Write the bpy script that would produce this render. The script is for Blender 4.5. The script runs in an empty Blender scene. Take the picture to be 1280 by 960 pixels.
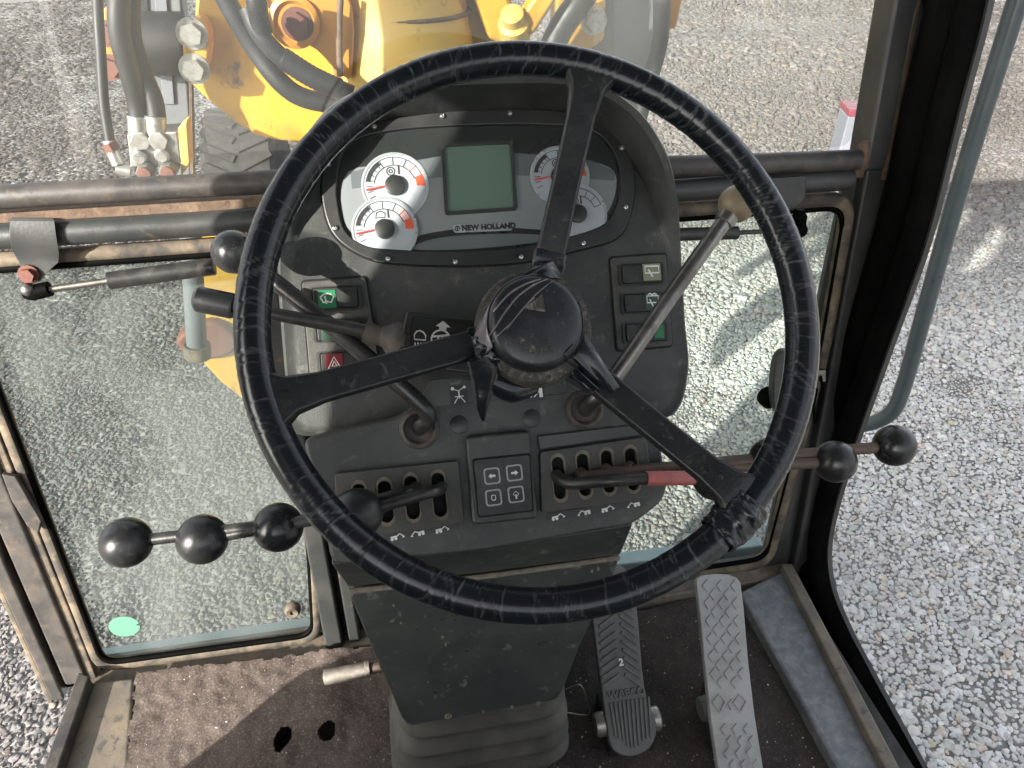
import bpy, bmesh, math, random
import numpy as np
from mathutils import Vector, Matrix, noise as mnoise

R = math.radians
random.seed(7); rng = np.random.default_rng(7)
sc = bpy.context.scene
col = sc.collection

# ------------------------------------------------------------------ camera
CAM = Vector((0, 0, 1.05)); PITCH = R(35.4); YAW = R(10); FPX = 900.0
cd = bpy.data.cameras.new('camera'); cam = bpy.data.objects.new('camera', cd); col.objects.link(cam)
cam.location = CAM; cam.rotation_euler = (R(90) - PITCH, 0, -YAW)
cd.sensor_width = 36; cd.lens = FPX / 1280 * 36; cd.clip_start = 0.02; cd.clip_end = 400
sc.camera = cam
# ------------------------------------------------------------------ sky and sun
SUN_L = Vector((.72, .58, -.38)).normalized()          # the way the sunlight travels
w = bpy.data.worlds.new('World'); sc.world = w; w.use_nodes = True
nt = w.node_tree; bg = nt.nodes['Background']
sky = nt.nodes.new('ShaderNodeTexSky'); sky.sky_type = 'NISHITA'; sky.sun_disc = False
sky.sun_elevation = math.asin(-SUN_L.z); sky.sun_rotation = math.atan2(-SUN_L.x, -SUN_L.y)
sky.air_density = 1.0; sky.dust_density = 2.5; sky.ozone_density = 1.0
hs = nt.nodes.new('ShaderNodeHueSaturation'); hs.inputs['Saturation'].default_value = .32      # thin high cloud: a paler sky
nt.links.new(sky.outputs[0], hs.inputs['Color']); nt.links.new(hs.outputs[0], bg.inputs[0]); bg.inputs[1].default_value = 0.14
sl = bpy.data.lights.new('sun', 'SUN'); sun = bpy.data.objects.new('sun', sl); col.objects.link(sun)
sl.energy = 4.2; sl.angle = R(0.6); sl.color = (1, .945, .86)
sun.rotation_euler = SUN_L.to_track_quat('-Z', 'Y').to_euler(); sun.location = (-6, -4, 6)
vs = sc.view_settings; vs.view_transform = 'Standard'; vs.look = 'None'; vs.gamma = 1
vs.use_curve_mapping = False; vs.exposure = 1.66
sc.cycles.max_bounces = 10; sc.cycles.transparent_max_bounces = 16
sc.cycles.caustics_reflective = False; sc.cycles.caustics_refractive = False

# ------------------------------------------------------------------ measuring helpers
fwd = Vector((math.sin(YAW) * math.cos(PITCH), math.cos(YAW) * math.cos(PITCH), -math.sin(PITCH)))
rgt = Vector((math.cos(YAW), -math.sin(YAW), 0)); upv = rgt.cross(fwd)
def at(x, y, X=None, Y=None, Z=None, D=None, pl=None):
    """photo measurement -> point of the place on a known plane"""
    r = fwd + rgt * ((x - 640) / FPX) - upv * ((y - 480) / FPX)
    if X is not None: t = (X - CAM.x) / r.x
    elif Y is not None: t = (Y - CAM.y) / r.y
    elif Z is not None: t = (Z - CAM.z) / r.z
    elif D is not None: t = D
    else: t = (pl[0] - CAM).dot(pl[1]) / r.dot(pl[1])
    return CAM + r * t
class Frame:
    """a flat face: origin, u (across), v (up the face), n (out of it)"""
    def __init__(s, o, n, u=(1, 0, 0)):
        s.o = Vector(o); s.n = Vector(n).normalized(); u = Vector(u)
        s.u = (u - s.n * u.dot(s.n)).normalized(); s.v = s.n.cross(s.u)
    def px(s, x, y, w=0):
        p = at(x, y, pl=(s.o + s.n * w, s.n)) - s.o
        return (p.dot(s.u), p.dot(s.v))
    def pxs(s, L, w=0): return [s.px(x, y, w) for x, y in L]
    def P(s, u, v, w=0): return s.o + s.u * u + s.v * v + s.n * w
    def mat(s, pos=None):
        m = Matrix((s.u, s.v, s.n)).transposed().to_4x4(); m.translation = pos if pos is not None else s.o
        return m

# ------------------------------------------------------------------ materials
MATS = {}
def nodes_of(m): return m.node_tree.nodes, m.node_tree.links
def mat(name, base, rough=.5, metal=0, c2=None, sc2=8, lo=.45, hi=.7, c3=None, sc3=40, lo3=.6, hi3=.7,
        bump=0, bsc=300, rvar=.12, coat=0, spec=.5, detail=6):
    m = bpy.data.materials.new(name); m.use_nodes = True; N, L = nodes_of(m)
    b = N['Principled BSDF']; b.inputs['Roughness'].default_value = rough; b.inputs['Metallic'].default_value = metal
    b.inputs['Base Color'].default_value = (*base, 1); b.inputs['Specular IOR Level'].default_value = spec
    b.inputs['Coat Weight'].default_value = coat
    tc = N.new('ShaderNodeTexCoord'); src = None
    def noise(s, d=detail, dist=0):
        n = N.new('ShaderNodeTexNoise'); n.inputs['Scale'].default_value = s; n.inputs['Detail'].default_value = d
        n.inputs['Roughness'].default_value = .65; n.inputs['Distortion'].default_value = dist
        L.new(tc.outputs['Object'], n.inputs['Vector']); return n
    def layer(prev, c, s, lo, hi):
        n = noise(s, dist=.4); r = N.new('ShaderNodeMapRange'); r.inputs[1].default_value = lo; r.inputs[2].default_value = hi
        L.new(n.outputs[0], r.inputs[0]); x = N.new('ShaderNodeMix'); x.data_type = 'RGBA'
        L.new(r.outputs[0], x.inputs[0])
        if prev is None: x.inputs[6].default_value = (*base, 1)
        else: L.new(prev, x.inputs[6])
        x.inputs[7].default_value = (*c, 1); return x.outputs[2]
    if c2: src = layer(src, c2, sc2, lo, hi)
    if c3: src = layer(src, c3, sc3, lo3, hi3)
    if src: L.new(src, b.inputs['Base Color'])
    if rvar:
        n = noise(23, 5); r = N.new('ShaderNodeMapRange'); r.inputs[1].default_value = .3; r.inputs[2].default_value = .7
        r.inputs[3].default_value = max(.03, rough - rvar); r.inputs[4].default_value = min(1, rough + rvar)
        L.new(n.outputs[0], r.inputs[0]); L.new(r.outputs[0], b.inputs['Roughness'])
    if bump:
        n = noise(bsc, 4); bp = N.new('ShaderNodeBump'); bp.inputs['Strength'].default_value = bump
        bp.inputs['Distance'].default_value = .001; L.new(n.outputs[0], bp.inputs['Height']); L.new(bp.outputs[0], b.inputs['Normal'])
    MATS[name] = m; return m
mat('console_plastic', (.028, .031, .0295), .40, c2=(.050, .053, .048), sc2=15, lo=.42, hi=.62, c3=(.10, .10, .088), sc3=75, lo3=.57, hi3=.74, bump=.35, bsc=900)
mat('plate_plastic', (.038, .040, .037), .55, c2=(.072, .070, .058), sc2=22, lo=.4, hi=.75, c3=(.13, .12, .095), sc3=120, lo3=.62, hi3=.78, bump=.5, bsc=700)
mat('cover_paint', (.032, .037, .036), .36, c2=(.056, .061, .056), sc2=9, lo=.40, hi=.62, c3=(.14, .14, .128), sc3=60, lo3=.60, hi3=.70, bump=.12, bsc=500)
mat('bezel', (.018, .019, .019), .42, c2=(.035, .035, .032), sc2=14, bump=.2, bsc=900)
mat('switch_black', (.014, .015, .014), .45, c2=(.035, .036, .032), sc2=60, bump=.2, bsc=1200)
mat('slot_dark', (.006, .006, .006), .9)
mat('dust_edge', (.17, .15, .115), .85, c2=(.09, .08, .06), sc2=80)
mat('panel_dark', (.020, .024, .023), .3, rvar=.05)
mat('panel_grey', (.20, .22, .225), .4, rvar=.05)
mat('panel_mid', (.105, .12, .125), .4, rvar=.05)
mat('dial_white', (.35, .38, .41), .45, rvar=.04)
mat('dial_edge', (.45, .48, .50), .3, metal=.4)
mat('ink', (.03, .03, .03), .5, rvar=0)
mat('needle_red', (.75, .05, .03), .4, rvar=0)
mat('orange_zone', (.62, .09, .04), .5, rvar=0)
mat('pink_zone', (.72, .42, .40), .5, rvar=0)
mat('screen_green', (.115, .175, .140), .22, rvar=.03)
mat('lever_tape', (.46, .13, .12), .5, c2=(.30, .09, .08), sc2=60, bump=.5, bsc=300)
mat('print_white', (.72, .73, .70), .6, c2=(.4, .4, .37), sc2=150, lo=.5, hi=.8)
mat('print_grey', (.33, .34, .33), .5, rvar=0)
mat('icon_green', (.02, .16, .07), .35, rvar=.05)
mat('icon_olive', (.21, .23, .15), .4, rvar=.05)
mat('icon_dark_green', (.03, .07, .045), .4, rvar=.05)
mat('icon_red', (.17, .018, .02), .35, rvar=.05)
mat('screw_steel', (.55, .55, .53), .3, metal=1)
mat('spoke_black', (.011, .012, .013), .36, c2=(.022, .022, .022), sc2=30, c3=(.075, .073, .068), sc3=110, lo3=.58, hi3=.74, bump=.3, bsc=250)
mat('film_black', (.008, .0105, .0135), .2, c2=(.017, .021, .025), sc2=18, bump=.5, bsc=45)
mat('cap_film', (.014, .016, .019), .36, c2=(.028, .031, .034), sc2=30, c3=(.075, .068, .052), sc3=330, lo3=.60, hi3=.70, bump=.35, bsc=60)
mat('film_pale', (.12, .11, .12), .25, c2=(.22, .20, .21), sc2=45, bump=.6, bsc=90)
mat('hub_foam', (.035, .034, .030), .8, c2=(.14, .125, .095), sc2=170, lo=.5, hi=.66, c3=(.22, .20, .15), sc3=420, lo3=.6, hi3=.7, bump=1, bsc=420)
mat('knob_black', (.012, .013, .014), .30, c2=(.022, .022, .022), sc2=25, c3=(.05, .047, .043), sc3=130, lo3=.58, hi3=.72, bump=.10, bsc=120)
mat('knob_brass', (.24, .19, .12), .5, metal=.25, c2=(.14, .11, .075), sc2=35, c3=(.42, .38, .30), sc3=60, lo3=.6, hi3=.75, bump=.2, bsc=150)
mat('rod_black', (.022, .022, .022), .35, c2=(.05, .047, .042), sc2=60, bump=.2, bsc=300)
mat('rod_steel', (.24, .235, .22), .36, metal=.9, c2=(.14, .12, .10), sc2=45, c3=(.35, .33, .30), sc3=90, lo3=.55, hi3=.75, bump=.15, bsc=300)
mat('rod_rust', (.10, .075, .06), .55, metal=.4, c2=(.16, .10, .07), sc2=70, bump=.3, bsc=300)
mat('rubber', (.0022, .0022, .0022), .5, c2=(.005, .005, .0046), sc2=18, spec=.03, bump=.15, bsc=200)
mat('rubber_dusty', (.05, .044, .036), .75, c2=(.19, .145, .095), sc2=26, lo=.4, hi=.65, bump=.4, bsc=300)
mat('boot_rubber', (.055, .045, .04), .7, c2=(.13, .11, .09), sc2=40, bump=.3, bsc=250)
mat('bellows_rubber', (.05, .048, .042), .72, c2=(.098, .092, .078), sc2=14, lo=.4, hi=.7, bump=.4, bsc=260)
mat('frame_paint', (.038, .037, .036), .45, c2=(.078, .067, .058), sc2=26, lo=.40, hi=.62, c3=(.11, .08, .056), sc3=60, lo3=.57, hi3=.70, bump=.25, bsc=260)
mat('frame_dark', (.030, .033, .033), .4, c2=(.052, .052, .048), sc2=14, lo=.4, hi=.66, c3=(.17, .105, .06), sc3=34, lo3=.64, hi3=.75, bump=.25, bsc=260)
mat('rust_seam', (.105, .068, .045), .85, c2=(.19, .13, .085), sc2=45, c3=(.05, .035, .025), sc3=90, bump=.9, bsc=260)
mat('sill_paint', (.15, .165, .178), .45, c2=(.25, .262, .27), sc2=55, lo=.42, hi=.66, c3=(.45, .45, .43), sc3=75, lo3=.66, hi3=.78, bump=.25, bsc=220)
mat('sill_worn', (.13, .115, .095), .6, c2=(.20, .16, .115), sc2=22, lo=.4, hi=.65, c3=(.075, .07, .065), sc3=50, lo3=.55, hi3=.65, bump=.35, bsc=220)
mat('floor_steel', (.02, .019, .018), .7, c2=(.05, .045, .04), sc2=20, bump=.3, bsc=200)
mat('carpet', (.042, .036, .034), .95, c2=(.078, .064, .058), sc2=16, lo=.35, hi=.7, c3=(.16, .14, .12), sc3=300, lo3=.54, hi3=.74, bump=1.0, bsc=240, spec=.15)
mat('carpet_left', (.082, .063, .054), .95, c2=(.145, .115, .10), sc2=14, lo=.35, hi=.7, c3=(.27, .22, .19), sc3=300, lo3=.52, hi3=.72, bump=1.0, bsc=240, spec=.15)
mat('debris', (.48, .47, .44), .8, rvar=0)
mat('pedal_grey', (.36, .365, .35), .6, c2=(.26, .258, .24), sc2=22, lo=.45, hi=.75, bump=.25, bsc=300)
mat('pedal_dark', (.105, .107, .10), .6, c2=(.155, .152, .138), sc2=30, lo=.45, hi=.75, bump=.3, bsc=300)
mat('zinc', (.48, .47, .44), .38, metal=.8, c2=(.30, .26, .22), sc2=60, bump=.2, bsc=300)
mat('cast_rust', (.15, .052, .034), .7, c2=(.10, .045, .032), sc2=60, bump=.4, bsc=200)
mat('knurl', (.24, .22, .19), .5, metal=.6, c2=(.14, .12, .10), sc2=60, bump=1, bsc=700)
mat('yellow_paint', (.53, .305, .028), .42, c2=(.38, .20, .03), sc2=9, lo=.46, hi=.70, c3=(.13, .08, .048), sc3=21, lo3=.60, hi3=.70, bump=.15, bsc=120)
mat('yellow_pale', (.58, .38, .10), .5, c2=(.58, .36, .07), sc2=6, lo=.4, hi=.7, c3=(.28, .14, .06), sc3=19, lo3=.58, hi3=.70, bump=.15, bsc=120)
mat('orange_paint', (.52, .23, .03), .45, c2=(.42, .17, .03), sc2=11, lo=.5, hi=.7, c3=(.10, .055, .03), sc3=18, lo3=.64, hi3=.70, bump=.2, bsc=120)
mat('grey_steel', (.11, .12, .13), .5, c2=(.17, .175, .18), sc2=6, c3=(.10, .08, .07), sc3=22, lo3=.62, hi3=.75, bump=.2, bsc=150)
mat('hose', (.014, .014, .015), .5, c2=(.034, .033, .032), sc2=12, lo=.45, hi=.8, bump=.02, bsc=160)
mat('tyre', (.02, .019, .018), .85, c2=(.045, .042, .039), sc2=14, lo=.4, hi=.75, bump=.6, bsc=80)
mat('rail_paint', (.05, .068, .073), .38, c2=(.075, .09, .093), sc2=12, c3=(.22, .22, .21), sc3=70, lo3=.72, hi3=.78, bump=.15, bsc=150)
mat('sky_reflection_blue', (.46, .58, .66), .35, c2=(.56, .66, .72), sc2=10)  # sky reflection given as a pale blue colour
mat('sticker_green', (.10, .25, .175), .5, c2=(.11, .27, .19), sc2=30)
mat('lamp_white', (.17, .175, .20), .35)
mat('lamp_red', (.20, .04, .055), .3)
mat('roof_paint', (.16, .16, .155), .6, c2=(.20, .19, .18), sc2=6)

def striped_tape():
    """wrap of shiny tape: pale wear only where the overlaps lift (attribute seam)"""
    m = bpy.data.materials.new('rim_tape'); m.use_nodes = True; N, L = nodes_of(m); b = N['Principled BSDF']
    a = N.new('ShaderNodeAttribute'); a.attribute_name = 'seam'
    tc = N.new('ShaderNodeTexCoord'); n = N.new('ShaderNodeTexNoise'); n.inputs['Scale'].default_value = 55; n.inputs['Detail'].default_value = 5
    L.new(tc.outputs['Object'], n.inputs['Vector'])
    r = N.new('ShaderNodeMapRange'); r.inputs[1].default_value = .36; r.inputs[2].default_value = .58
    L.new(n.outputs[0], r.inputs[0])
    mu = N.new('ShaderNodeMath'); mu.operation = 'MULTIPLY'; L.new(a.outputs['Fac'], mu.inputs[0]); L.new(r.outputs[0], mu.inputs[1])
    x = N.new('ShaderNodeMix'); x.data_type = 'RGBA'; L.new(mu.outputs[0], x.inputs[0])
    x.inputs[6].default_value = (.0075, .0105, .0135, 1); x.inputs[7].default_value = (.12, .124, .124, 1)
    L.new(x.outputs[2], b.inputs['Base Color'])
    n2 = N.new('ShaderNodeTexNoise'); n2.inputs['Scale'].default_value = 30; L.new(tc.outputs['Object'], n2.inputs['Vector'])
    r2 = N.new('ShaderNodeMapRange'); r2.inputs[3].default_value = .19; r2.inputs[4].default_value = .29; L.new(n2.outputs[0], r2.inputs[0])
    L.new(r2.outputs[0], b.inputs['Roughness'])
    bp = N.new('ShaderNodeBump'); bp.inputs['Strength'].default_value = .12; bp.inputs['Distance'].default_value = .001
    n3 = N.new('ShaderNodeTexNoise'); n3.inputs['Scale'].default_value = 140; n3.inputs['Detail'].default_value = 3
    L.new(tc.outputs['Object'], n3.inputs['Vector']); L.new(n3.outputs[0], bp.inputs['Height']); L.new(bp.outputs[0], b.inputs['Normal'])
    MATS['rim_tape'] = m
striped_tape()

def glass(name, tint, dirt=.05, dirtcol=(.6, .6, .57), streak=3, ior=1.45):
    """a thin pane: clear with tint, mirror reflection by angle, a film of dust"""
    m = bpy.data.materials.new(name); m.use_nodes = True; N, L = nodes_of(m); N.remove(N['Principled BSDF'])
    out = N['Material Output']; tr = N.new('ShaderNodeBsdfTransparent'); tr.inputs[0].default_value = (*tint, 1)
    gl = N.new('ShaderNodeBsdfGlossy'); gl.inputs['Roughness'].default_value = .015
    fr = N.new('ShaderNodeFresnel'); fr.inputs[0].default_value = ior
    ge = N.new('ShaderNodeNewGeometry'); iv = N.new('ShaderNodeMath'); iv.operation = 'SUBTRACT'; iv.inputs[0].default_value = 1; L.new(ge.outputs['Backfacing'], iv.inputs[1])
    fm = N.new('ShaderNodeMath'); fm.operation = 'MULTIPLY'; L.new(fr.outputs[0], fm.inputs[0]); L.new(iv.outputs[0], fm.inputs[1])
    m1 = N.new('ShaderNodeMixShader'); L.new(fm.outputs[0], m1.inputs[0]); L.new(tr.outputs[0], m1.inputs[1]); L.new(gl.outputs[0], m1.inputs[2])
    df = N.new('ShaderNodeBsdfTranslucent'); df.inputs[0].default_value = (*dirtcol, 1)
    d2 = N.new('ShaderNodeBsdfDiffuse'); d2.inputs[0].default_value = (*dirtcol, 1)
    ad = N.new('ShaderNodeMixShader'); ad.inputs[0].default_value = .5; L.new(df.outputs[0], ad.inputs[1]); L.new(d2.outputs[0], ad.inputs[2])
    tc = N.new('ShaderNodeTexCoord'); mp = N.new('ShaderNodeMapping'); mp.inputs['Scale'].default_value = (streak * 2, streak, streak)
    L.new(tc.outputs['Object'], mp.inputs[0]); n = N.new('ShaderNodeTexNoise'); n.inputs['Scale'].default_value = 1.1; n.inputs['Detail'].default_value = 2.5
    L.new(mp.outputs[0], n.inputs['Vector']); r = N.new('ShaderNodeMapRange'); r.inputs[1].default_value = .35; r.inputs[2].default_value = .75
    r.inputs[3].default_value = dirt * .4; r.inputs[4].default_value = dirt * 1.8; L.new(n.outputs[0], r.inputs[0])
    m2 = N.new('ShaderNodeMixShader'); L.new(r.outputs[0], m2.inputs[0]); L.new(m1.outputs[0], m2.inputs[1]); L.new(ad.outputs[0], m2.inputs[2])
    L.new(m2.outputs[0], out.inputs[0]); MATS[name] = m
glass('windscreen_glass', (.93, .95, .94), .055)
glass('lower_glass', (.74, .79, .765), .06, (.50, .53, .50))
glass('dusty_glass', (.76, .81, .79), .15, (.38, .41, .40), 5)
glass('door_glass', (.96, .98, .97), .012)
glass('lens_glass', (.98, .985, .98), .004, ior=1.22)

# ------------------------------------------------------------------ mesh helpers
OFF = {}
class MB:
    def __init__(s): s.v = []; s.f = []; s.uvseam = None
    def add(s, vs_, fs_):
        k = len(s.v); s.v += [Vector(p) for p in vs_]; s.f += [tuple(i + k for i in f) for f in fs_]; return s
    def prism(s, fr, pts, w0, w1, taper=0):
        n = len(pts); cu = sum(p[0] for p in pts) / n; cv = sum(p[1] for p in pts) / n
        top = [((p[0] - cu) * (1 - taper) + cu, (p[1] - cv) * (1 - taper) + cv) for p in pts]
        a = [fr.P(p[0], p[1], w0) for p in pts]; b = [fr.P(p[0], p[1], w1) for p in top]
        area = sum(pts[i][0] * pts[(i + 1) % n][1] - pts[(i + 1) % n][0] * pts[i][1] for i in range(n))
        fs_ = [tuple(range(n))[::-1], tuple(range(n, 2 * n))] + [(i, (i + 1) % n, (i + 1) % n + n, i + n) for i in range(n)]
        if (area < 0) ^ (w1 < w0): fs_ = [f[::-1] for f in fs_]
        return s.add(a + b, fs_)
    def box(s, fr, u0, u1, v0, v1, w0, w1): return s.prism(fr, [(u0, v0), (u1, v0), (u1, v1), (u0, v1)], w0, w1)
    def loft(s, loops, cap0=True, cap1=True):
        n = len(loops[0]); V = [p for l in loops for p in l]; F = []
        for j in range(len(loops) - 1):
            for i in range(n):
                F.append((j * n + i, j * n + (i + 1) % n, (j + 1) * n + (i + 1) % n, (j + 1) * n + i))
        if cap0: F.append(tuple(range(n))[::-1])
        if cap1: F.append(tuple(range((len(loops) - 1) * n, len(loops) * n)))
        return s.add(V, F)
    def tube(s, pts, r, seg=14, smooth=0, flat=None, caps=True):
        pts = [Vector(p) for p in pts]; rs = r if isinstance(r, (list, tuple)) else [r] * len(pts)
        if smooth: pts, rs = catmull(pts, rs, smooth)
        loops = []; t0 = (pts[1] - pts[0]).normalized()
        a = t0.orthogonal().normalized() if flat is None else (Vector(flat[0]) - t0 * Vector(flat[0]).dot(t0)).normalized()
        for i, p in enumerate(pts):
            t = (pts[min(i + 1, len(pts) - 1)] - pts[max(i - 1, 0)]).normalized()
            a = (a - t * a.dot(t)).normalized(); b = t.cross(a)
            k = flat[1] if flat else 1
            loops.append([p + a * (math.cos(q) * rs[i]) + b * (math.sin(q) * rs[i] * k) for q in (2 * math.pi * j / seg for j in range(seg))])
        return s.loft(loops, caps, caps)
    def lathe(s, c, axis, prof, seg=28):
        ax = Vector(axis).normalized(); a = ax.orthogonal().normalized(); b = ax.cross(a); c = Vector(c)
        loops = [[c + ax * h + (a * math.cos(q) + b * math.sin(q)) * max(r, 1e-5) for q in (2 * math.pi * j / seg for j in range(seg))] for r, h in prof]
        return s.loft(loops)
    def sphere(s, c, r, seg=30, rings=18, axis=(0, 0, 1), squash=1):
        return s.lathe(c, axis, [(r * math.sin(math.pi * i / rings), -r * squash * math.cos(math.pi * i / rings)) for i in range(rings + 1)], seg)
    def ribbon(s, fr, pts, wd, w0, w1, closed=False):
        """a flat stroke on a face"""
        n = len(pts); L_, R_ = [], []
        for i, p in enumerate(pts):
            q0 = pts[(i - 1) % n] if (closed or i > 0) else p; q1 = pts[(i + 1) % n] if (closed or i < n - 1) else p
            dx, dy = q1[0] - q0[0], q1[1] - q0[1]; l = math.hypot(dx, dy) or 1; nx, ny = -dy / l * wd / 2, dx / l * wd / 2
            L_.append((p[0] + nx, p[1] + ny)); R_.append((p[0] - nx, p[1] - ny))
        for i in range(n if closed else n - 1):
            j = (i + 1) % n; s.prism(fr, [R_[i], R_[j], L_[j], L_[i]], w0, w1)
        return s
    def build(s, name, m, parent=None, bevel=0, seg=2, sharp=40, sub=0, solid=0):
        root = parent
        while root is not None and root.parent is not None: root = root.parent
        off = OFF[root.name] if root is not None else None
        if off is None:
            xs = [p.x for p in s.v]; ys = [p.y for p in s.v]; zs = [p.z for p in s.v]
            off = Vector(((min(xs) + max(xs)) / 2, (min(ys) + max(ys)) / 2, min(zs)))
        me = bpy.data.meshes.new(name); me.from_pydata([p - off for p in s.v], [], s.f); me.update()
        o = bpy.data.objects.new(name, me); col.objects.link(o)
        if parent is not None: o.parent = parent
        else: o.location = off; OFF[o.name] = off
        bm = bmesh.new(); bm.from_mesh(me); bmesh.ops.recalc_face_normals(bm, faces=bm.faces); bm.to_mesh(me); bm.free()
        me.polygons.foreach_set('use_smooth', [True] * len(me.polygons)); me.set_sharp_from_angle(angle=R(sharp))
        me.materials.append(MATS[m])
        if solid:
            md = o.modifiers.new('s', 'SOLIDIFY'); md.thickness = solid; md.offset = 0
        if bevel:
            md = o.modifiers.new('b', 'BEVEL'); md.width = bevel; md.segments = seg; md.limit_method = 'ANGLE'; md.angle_limit = R(sharp); md.harden_normals = True
        if sub:
            md = o.modifiers.new('d', 'SUBSURF'); md.levels = sub; md.render_levels = sub
        return o
def catmull(pts, rs, k):
    P = [pts[0] * 2 - pts[1]] + pts + [pts[-1] * 2 - pts[-2]]; Q = [rs[0]] + list(rs) + [rs[-1]]; op, orr = [], []
    for i in range(1, len(P) - 2):
        for j in range(k):
            t = j / k; a, b, c, d = P[i - 1], P[i], P[i + 1], P[i + 2]
            op.append(.5 * ((2 * b) + (c - a) * t + (2 * a - 5 * b + 4 * c - d) * t * t + (3 * b - a - 3 * c + d) * t ** 3))
            orr.append(Q[i] * (1 - t) + Q[i + 1] * t)
    return op + [pts[-1]], orr + [rs[-1]]
def spline2(pts, k=6):
    n = len(pts); out = []
    for i in range(n):
        a, b, c, d = (Vector(pts[(i + q) % n]) for q in (-1, 0, 1, 2))
        for j in range(k):
            t = j / k; p = .5 * ((2 * b) + (c - a) * t + (2 * a - 5 * b + 4 * c - d) * t * t + (3 * b - a - 3 * c + d) * t ** 3)
            out.append((p.x, p.y))
    return out
def rounded(pts, r, k=5):
    """polygon with filleted corners"""
    n = len(pts); out = []
    for i in range(n):
        p = Vector(pts[i]); a = Vector(pts[i - 1]) - p; b = Vector(pts[(i + 1) % n]) - p
        rr = min(r, a.length * .48, b.length * .48); a = a.normalized() * rr; b = b.normalized() * rr
        for j in range(k + 1):
            t = j / k; q = p + a * (1 - t) ** 2 + b * t ** 2; out.append((q.x, q.y))
    return out
def scaled(pts, f):
    n = len(pts); cu = sum(p[0] for p in pts) / n; cv = sum(p[1] for p in pts) / n
    return [((p[0] - cu) * f + cu, (p[1] - cv) * f + cv) for p in pts]
def circle2(c, r, n=32, a0=0, a1=2 * math.pi, end=False):
    return [(c[0] + r * math.cos(a0 + (a1 - a0) * i / (n - (1 if end else 0))), c[1] + r * math.sin(a0 + (a1 - a0) * i / (n - (1 if end else 0)))) for i in range(n)]
def thing(name, label, cat, loc, group=None):
    o = bpy.data.objects.new(name, None); col.objects.link(o); o.location = Vector(loc); OFF[o.name] = Vector(loc)
    o.empty_display_size = .05
    o['label'] = label; o['category'] = cat
    if group: o['group'] = group
    return o
def tag(o, label, cat, group=None):
    o['label'] = label; o['category'] = cat
    if group: o['group'] = group
    return o
def kind(o, k): o['kind'] = k; return o
def plate(fr, outlines, w0, w1, name, m, parent, bevel=0):
    """flat plate with real holes: outlines[0] outside, the rest holes"""
    cu = bpy.data.curves.new('c', 'CURVE'); cu.dimensions = '2D'; cu.fill_mode = 'BOTH'; cu.extrude = abs(w1 - w0) / 2 - bevel
    cu.bevel_depth = bevel; cu.bevel_resolution = 1; cu.offset = -bevel
    for ol in outlines:
        sp = cu.splines.new('POLY'); sp.points.add(len(ol) - 1)
        for p, q in zip(sp.points, ol): p.co = (q[0], q[1], 0, 1)
        sp.use_cyclic_u = True
    return from_curve(cu, fr, (w0 + w1) / 2, name, m, parent)
def from_curve(cu, fr, wmid, name, m, parent, rot=0, uv=(0, 0)):
    t = bpy.data.objects.new('tmp', cu); col.objects.link(t)
    dg = bpy.context.evaluated_depsgraph_get(); me = bpy.data.meshes.new_from_object(t.evaluated_get(dg))
    bpy.data.objects.remove(t); bpy.data.curves.remove(cu)
    mb = MB(); c, s_ = math.cos(rot), math.sin(rot)
    mb.add([fr.P(uv[0] + v.co.x * c - v.co.y * s_, uv[1] + v.co.x * s_ + v.co.y * c, wmid + v.co.z) for v in me.vertices], [tuple(p.vertices) for p in me.polygons])
    bpy.data.meshes.remove(me)
    return mb.build(name, m, parent)
def lettering(fr, text, uv, size, w_, m, parent, rot=0, name='lettering', bold=0, th=.0003):
    cu = bpy.data.curves.new('t', 'FONT'); cu.body = text; cu.size = size; cu.extrude = th; cu.offset = bold
    cu.align_x = 'CENTER'; cu.align_y = 'CENTER'
    return from_curve(cu, fr, w_, name, m, parent, rot, uv)

def piece(me, name, parent, pos, fr=None, rot=0):
    """another copy of a small piece that shares its mesh"""
    root = parent
    while root.parent is not None: root = root.parent
    o = bpy.data.objects.new(name, me); col.objects.link(o); o.parent = parent
    m = (fr.mat() if fr else Matrix.Identity(4)) @ Matrix.Rotation(rot, 4, 'Z'); m.translation = Vector(pos) - OFF[root.name]
    o.matrix_local = m; return o
def raw_mesh(mb, name, m, sharp=40):
    me = bpy.data.meshes.new(name); me.from_pydata(mb.v, [], mb.f); me.update()
    me.polygons.foreach_set('use_smooth', [True] * len(me.polygons)); me.set_sharp_from_angle(angle=R(sharp)); me.materials.append(MATS[m]); return me
XY = Frame((0, 0, 0), (0, 0, 1))
screw_me = raw_mesh(MB().lathe((0, 0, 0), (0, 0, 1), [(0, -.001), (.0026, -.001), (.0026, .0008), (.0021, .0016), (.0011, .0019), (.0010, .0010), (0, .0009)], 16), 'screw', 'screw_steel')
def bolt_mesh(r, h, m):
    mb = MB(); mb.prism(XY, circle2((0, 0), r, 6), 0, h, .04); mb.lathe((0, 0, 0), (0, 0, 1), [(0, -.001), (r * 1.35, -.001), (r * 1.35, h * .15), (0, h * .15)], 20)
    return raw_mesh(mb, 'bolt', m)


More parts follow.
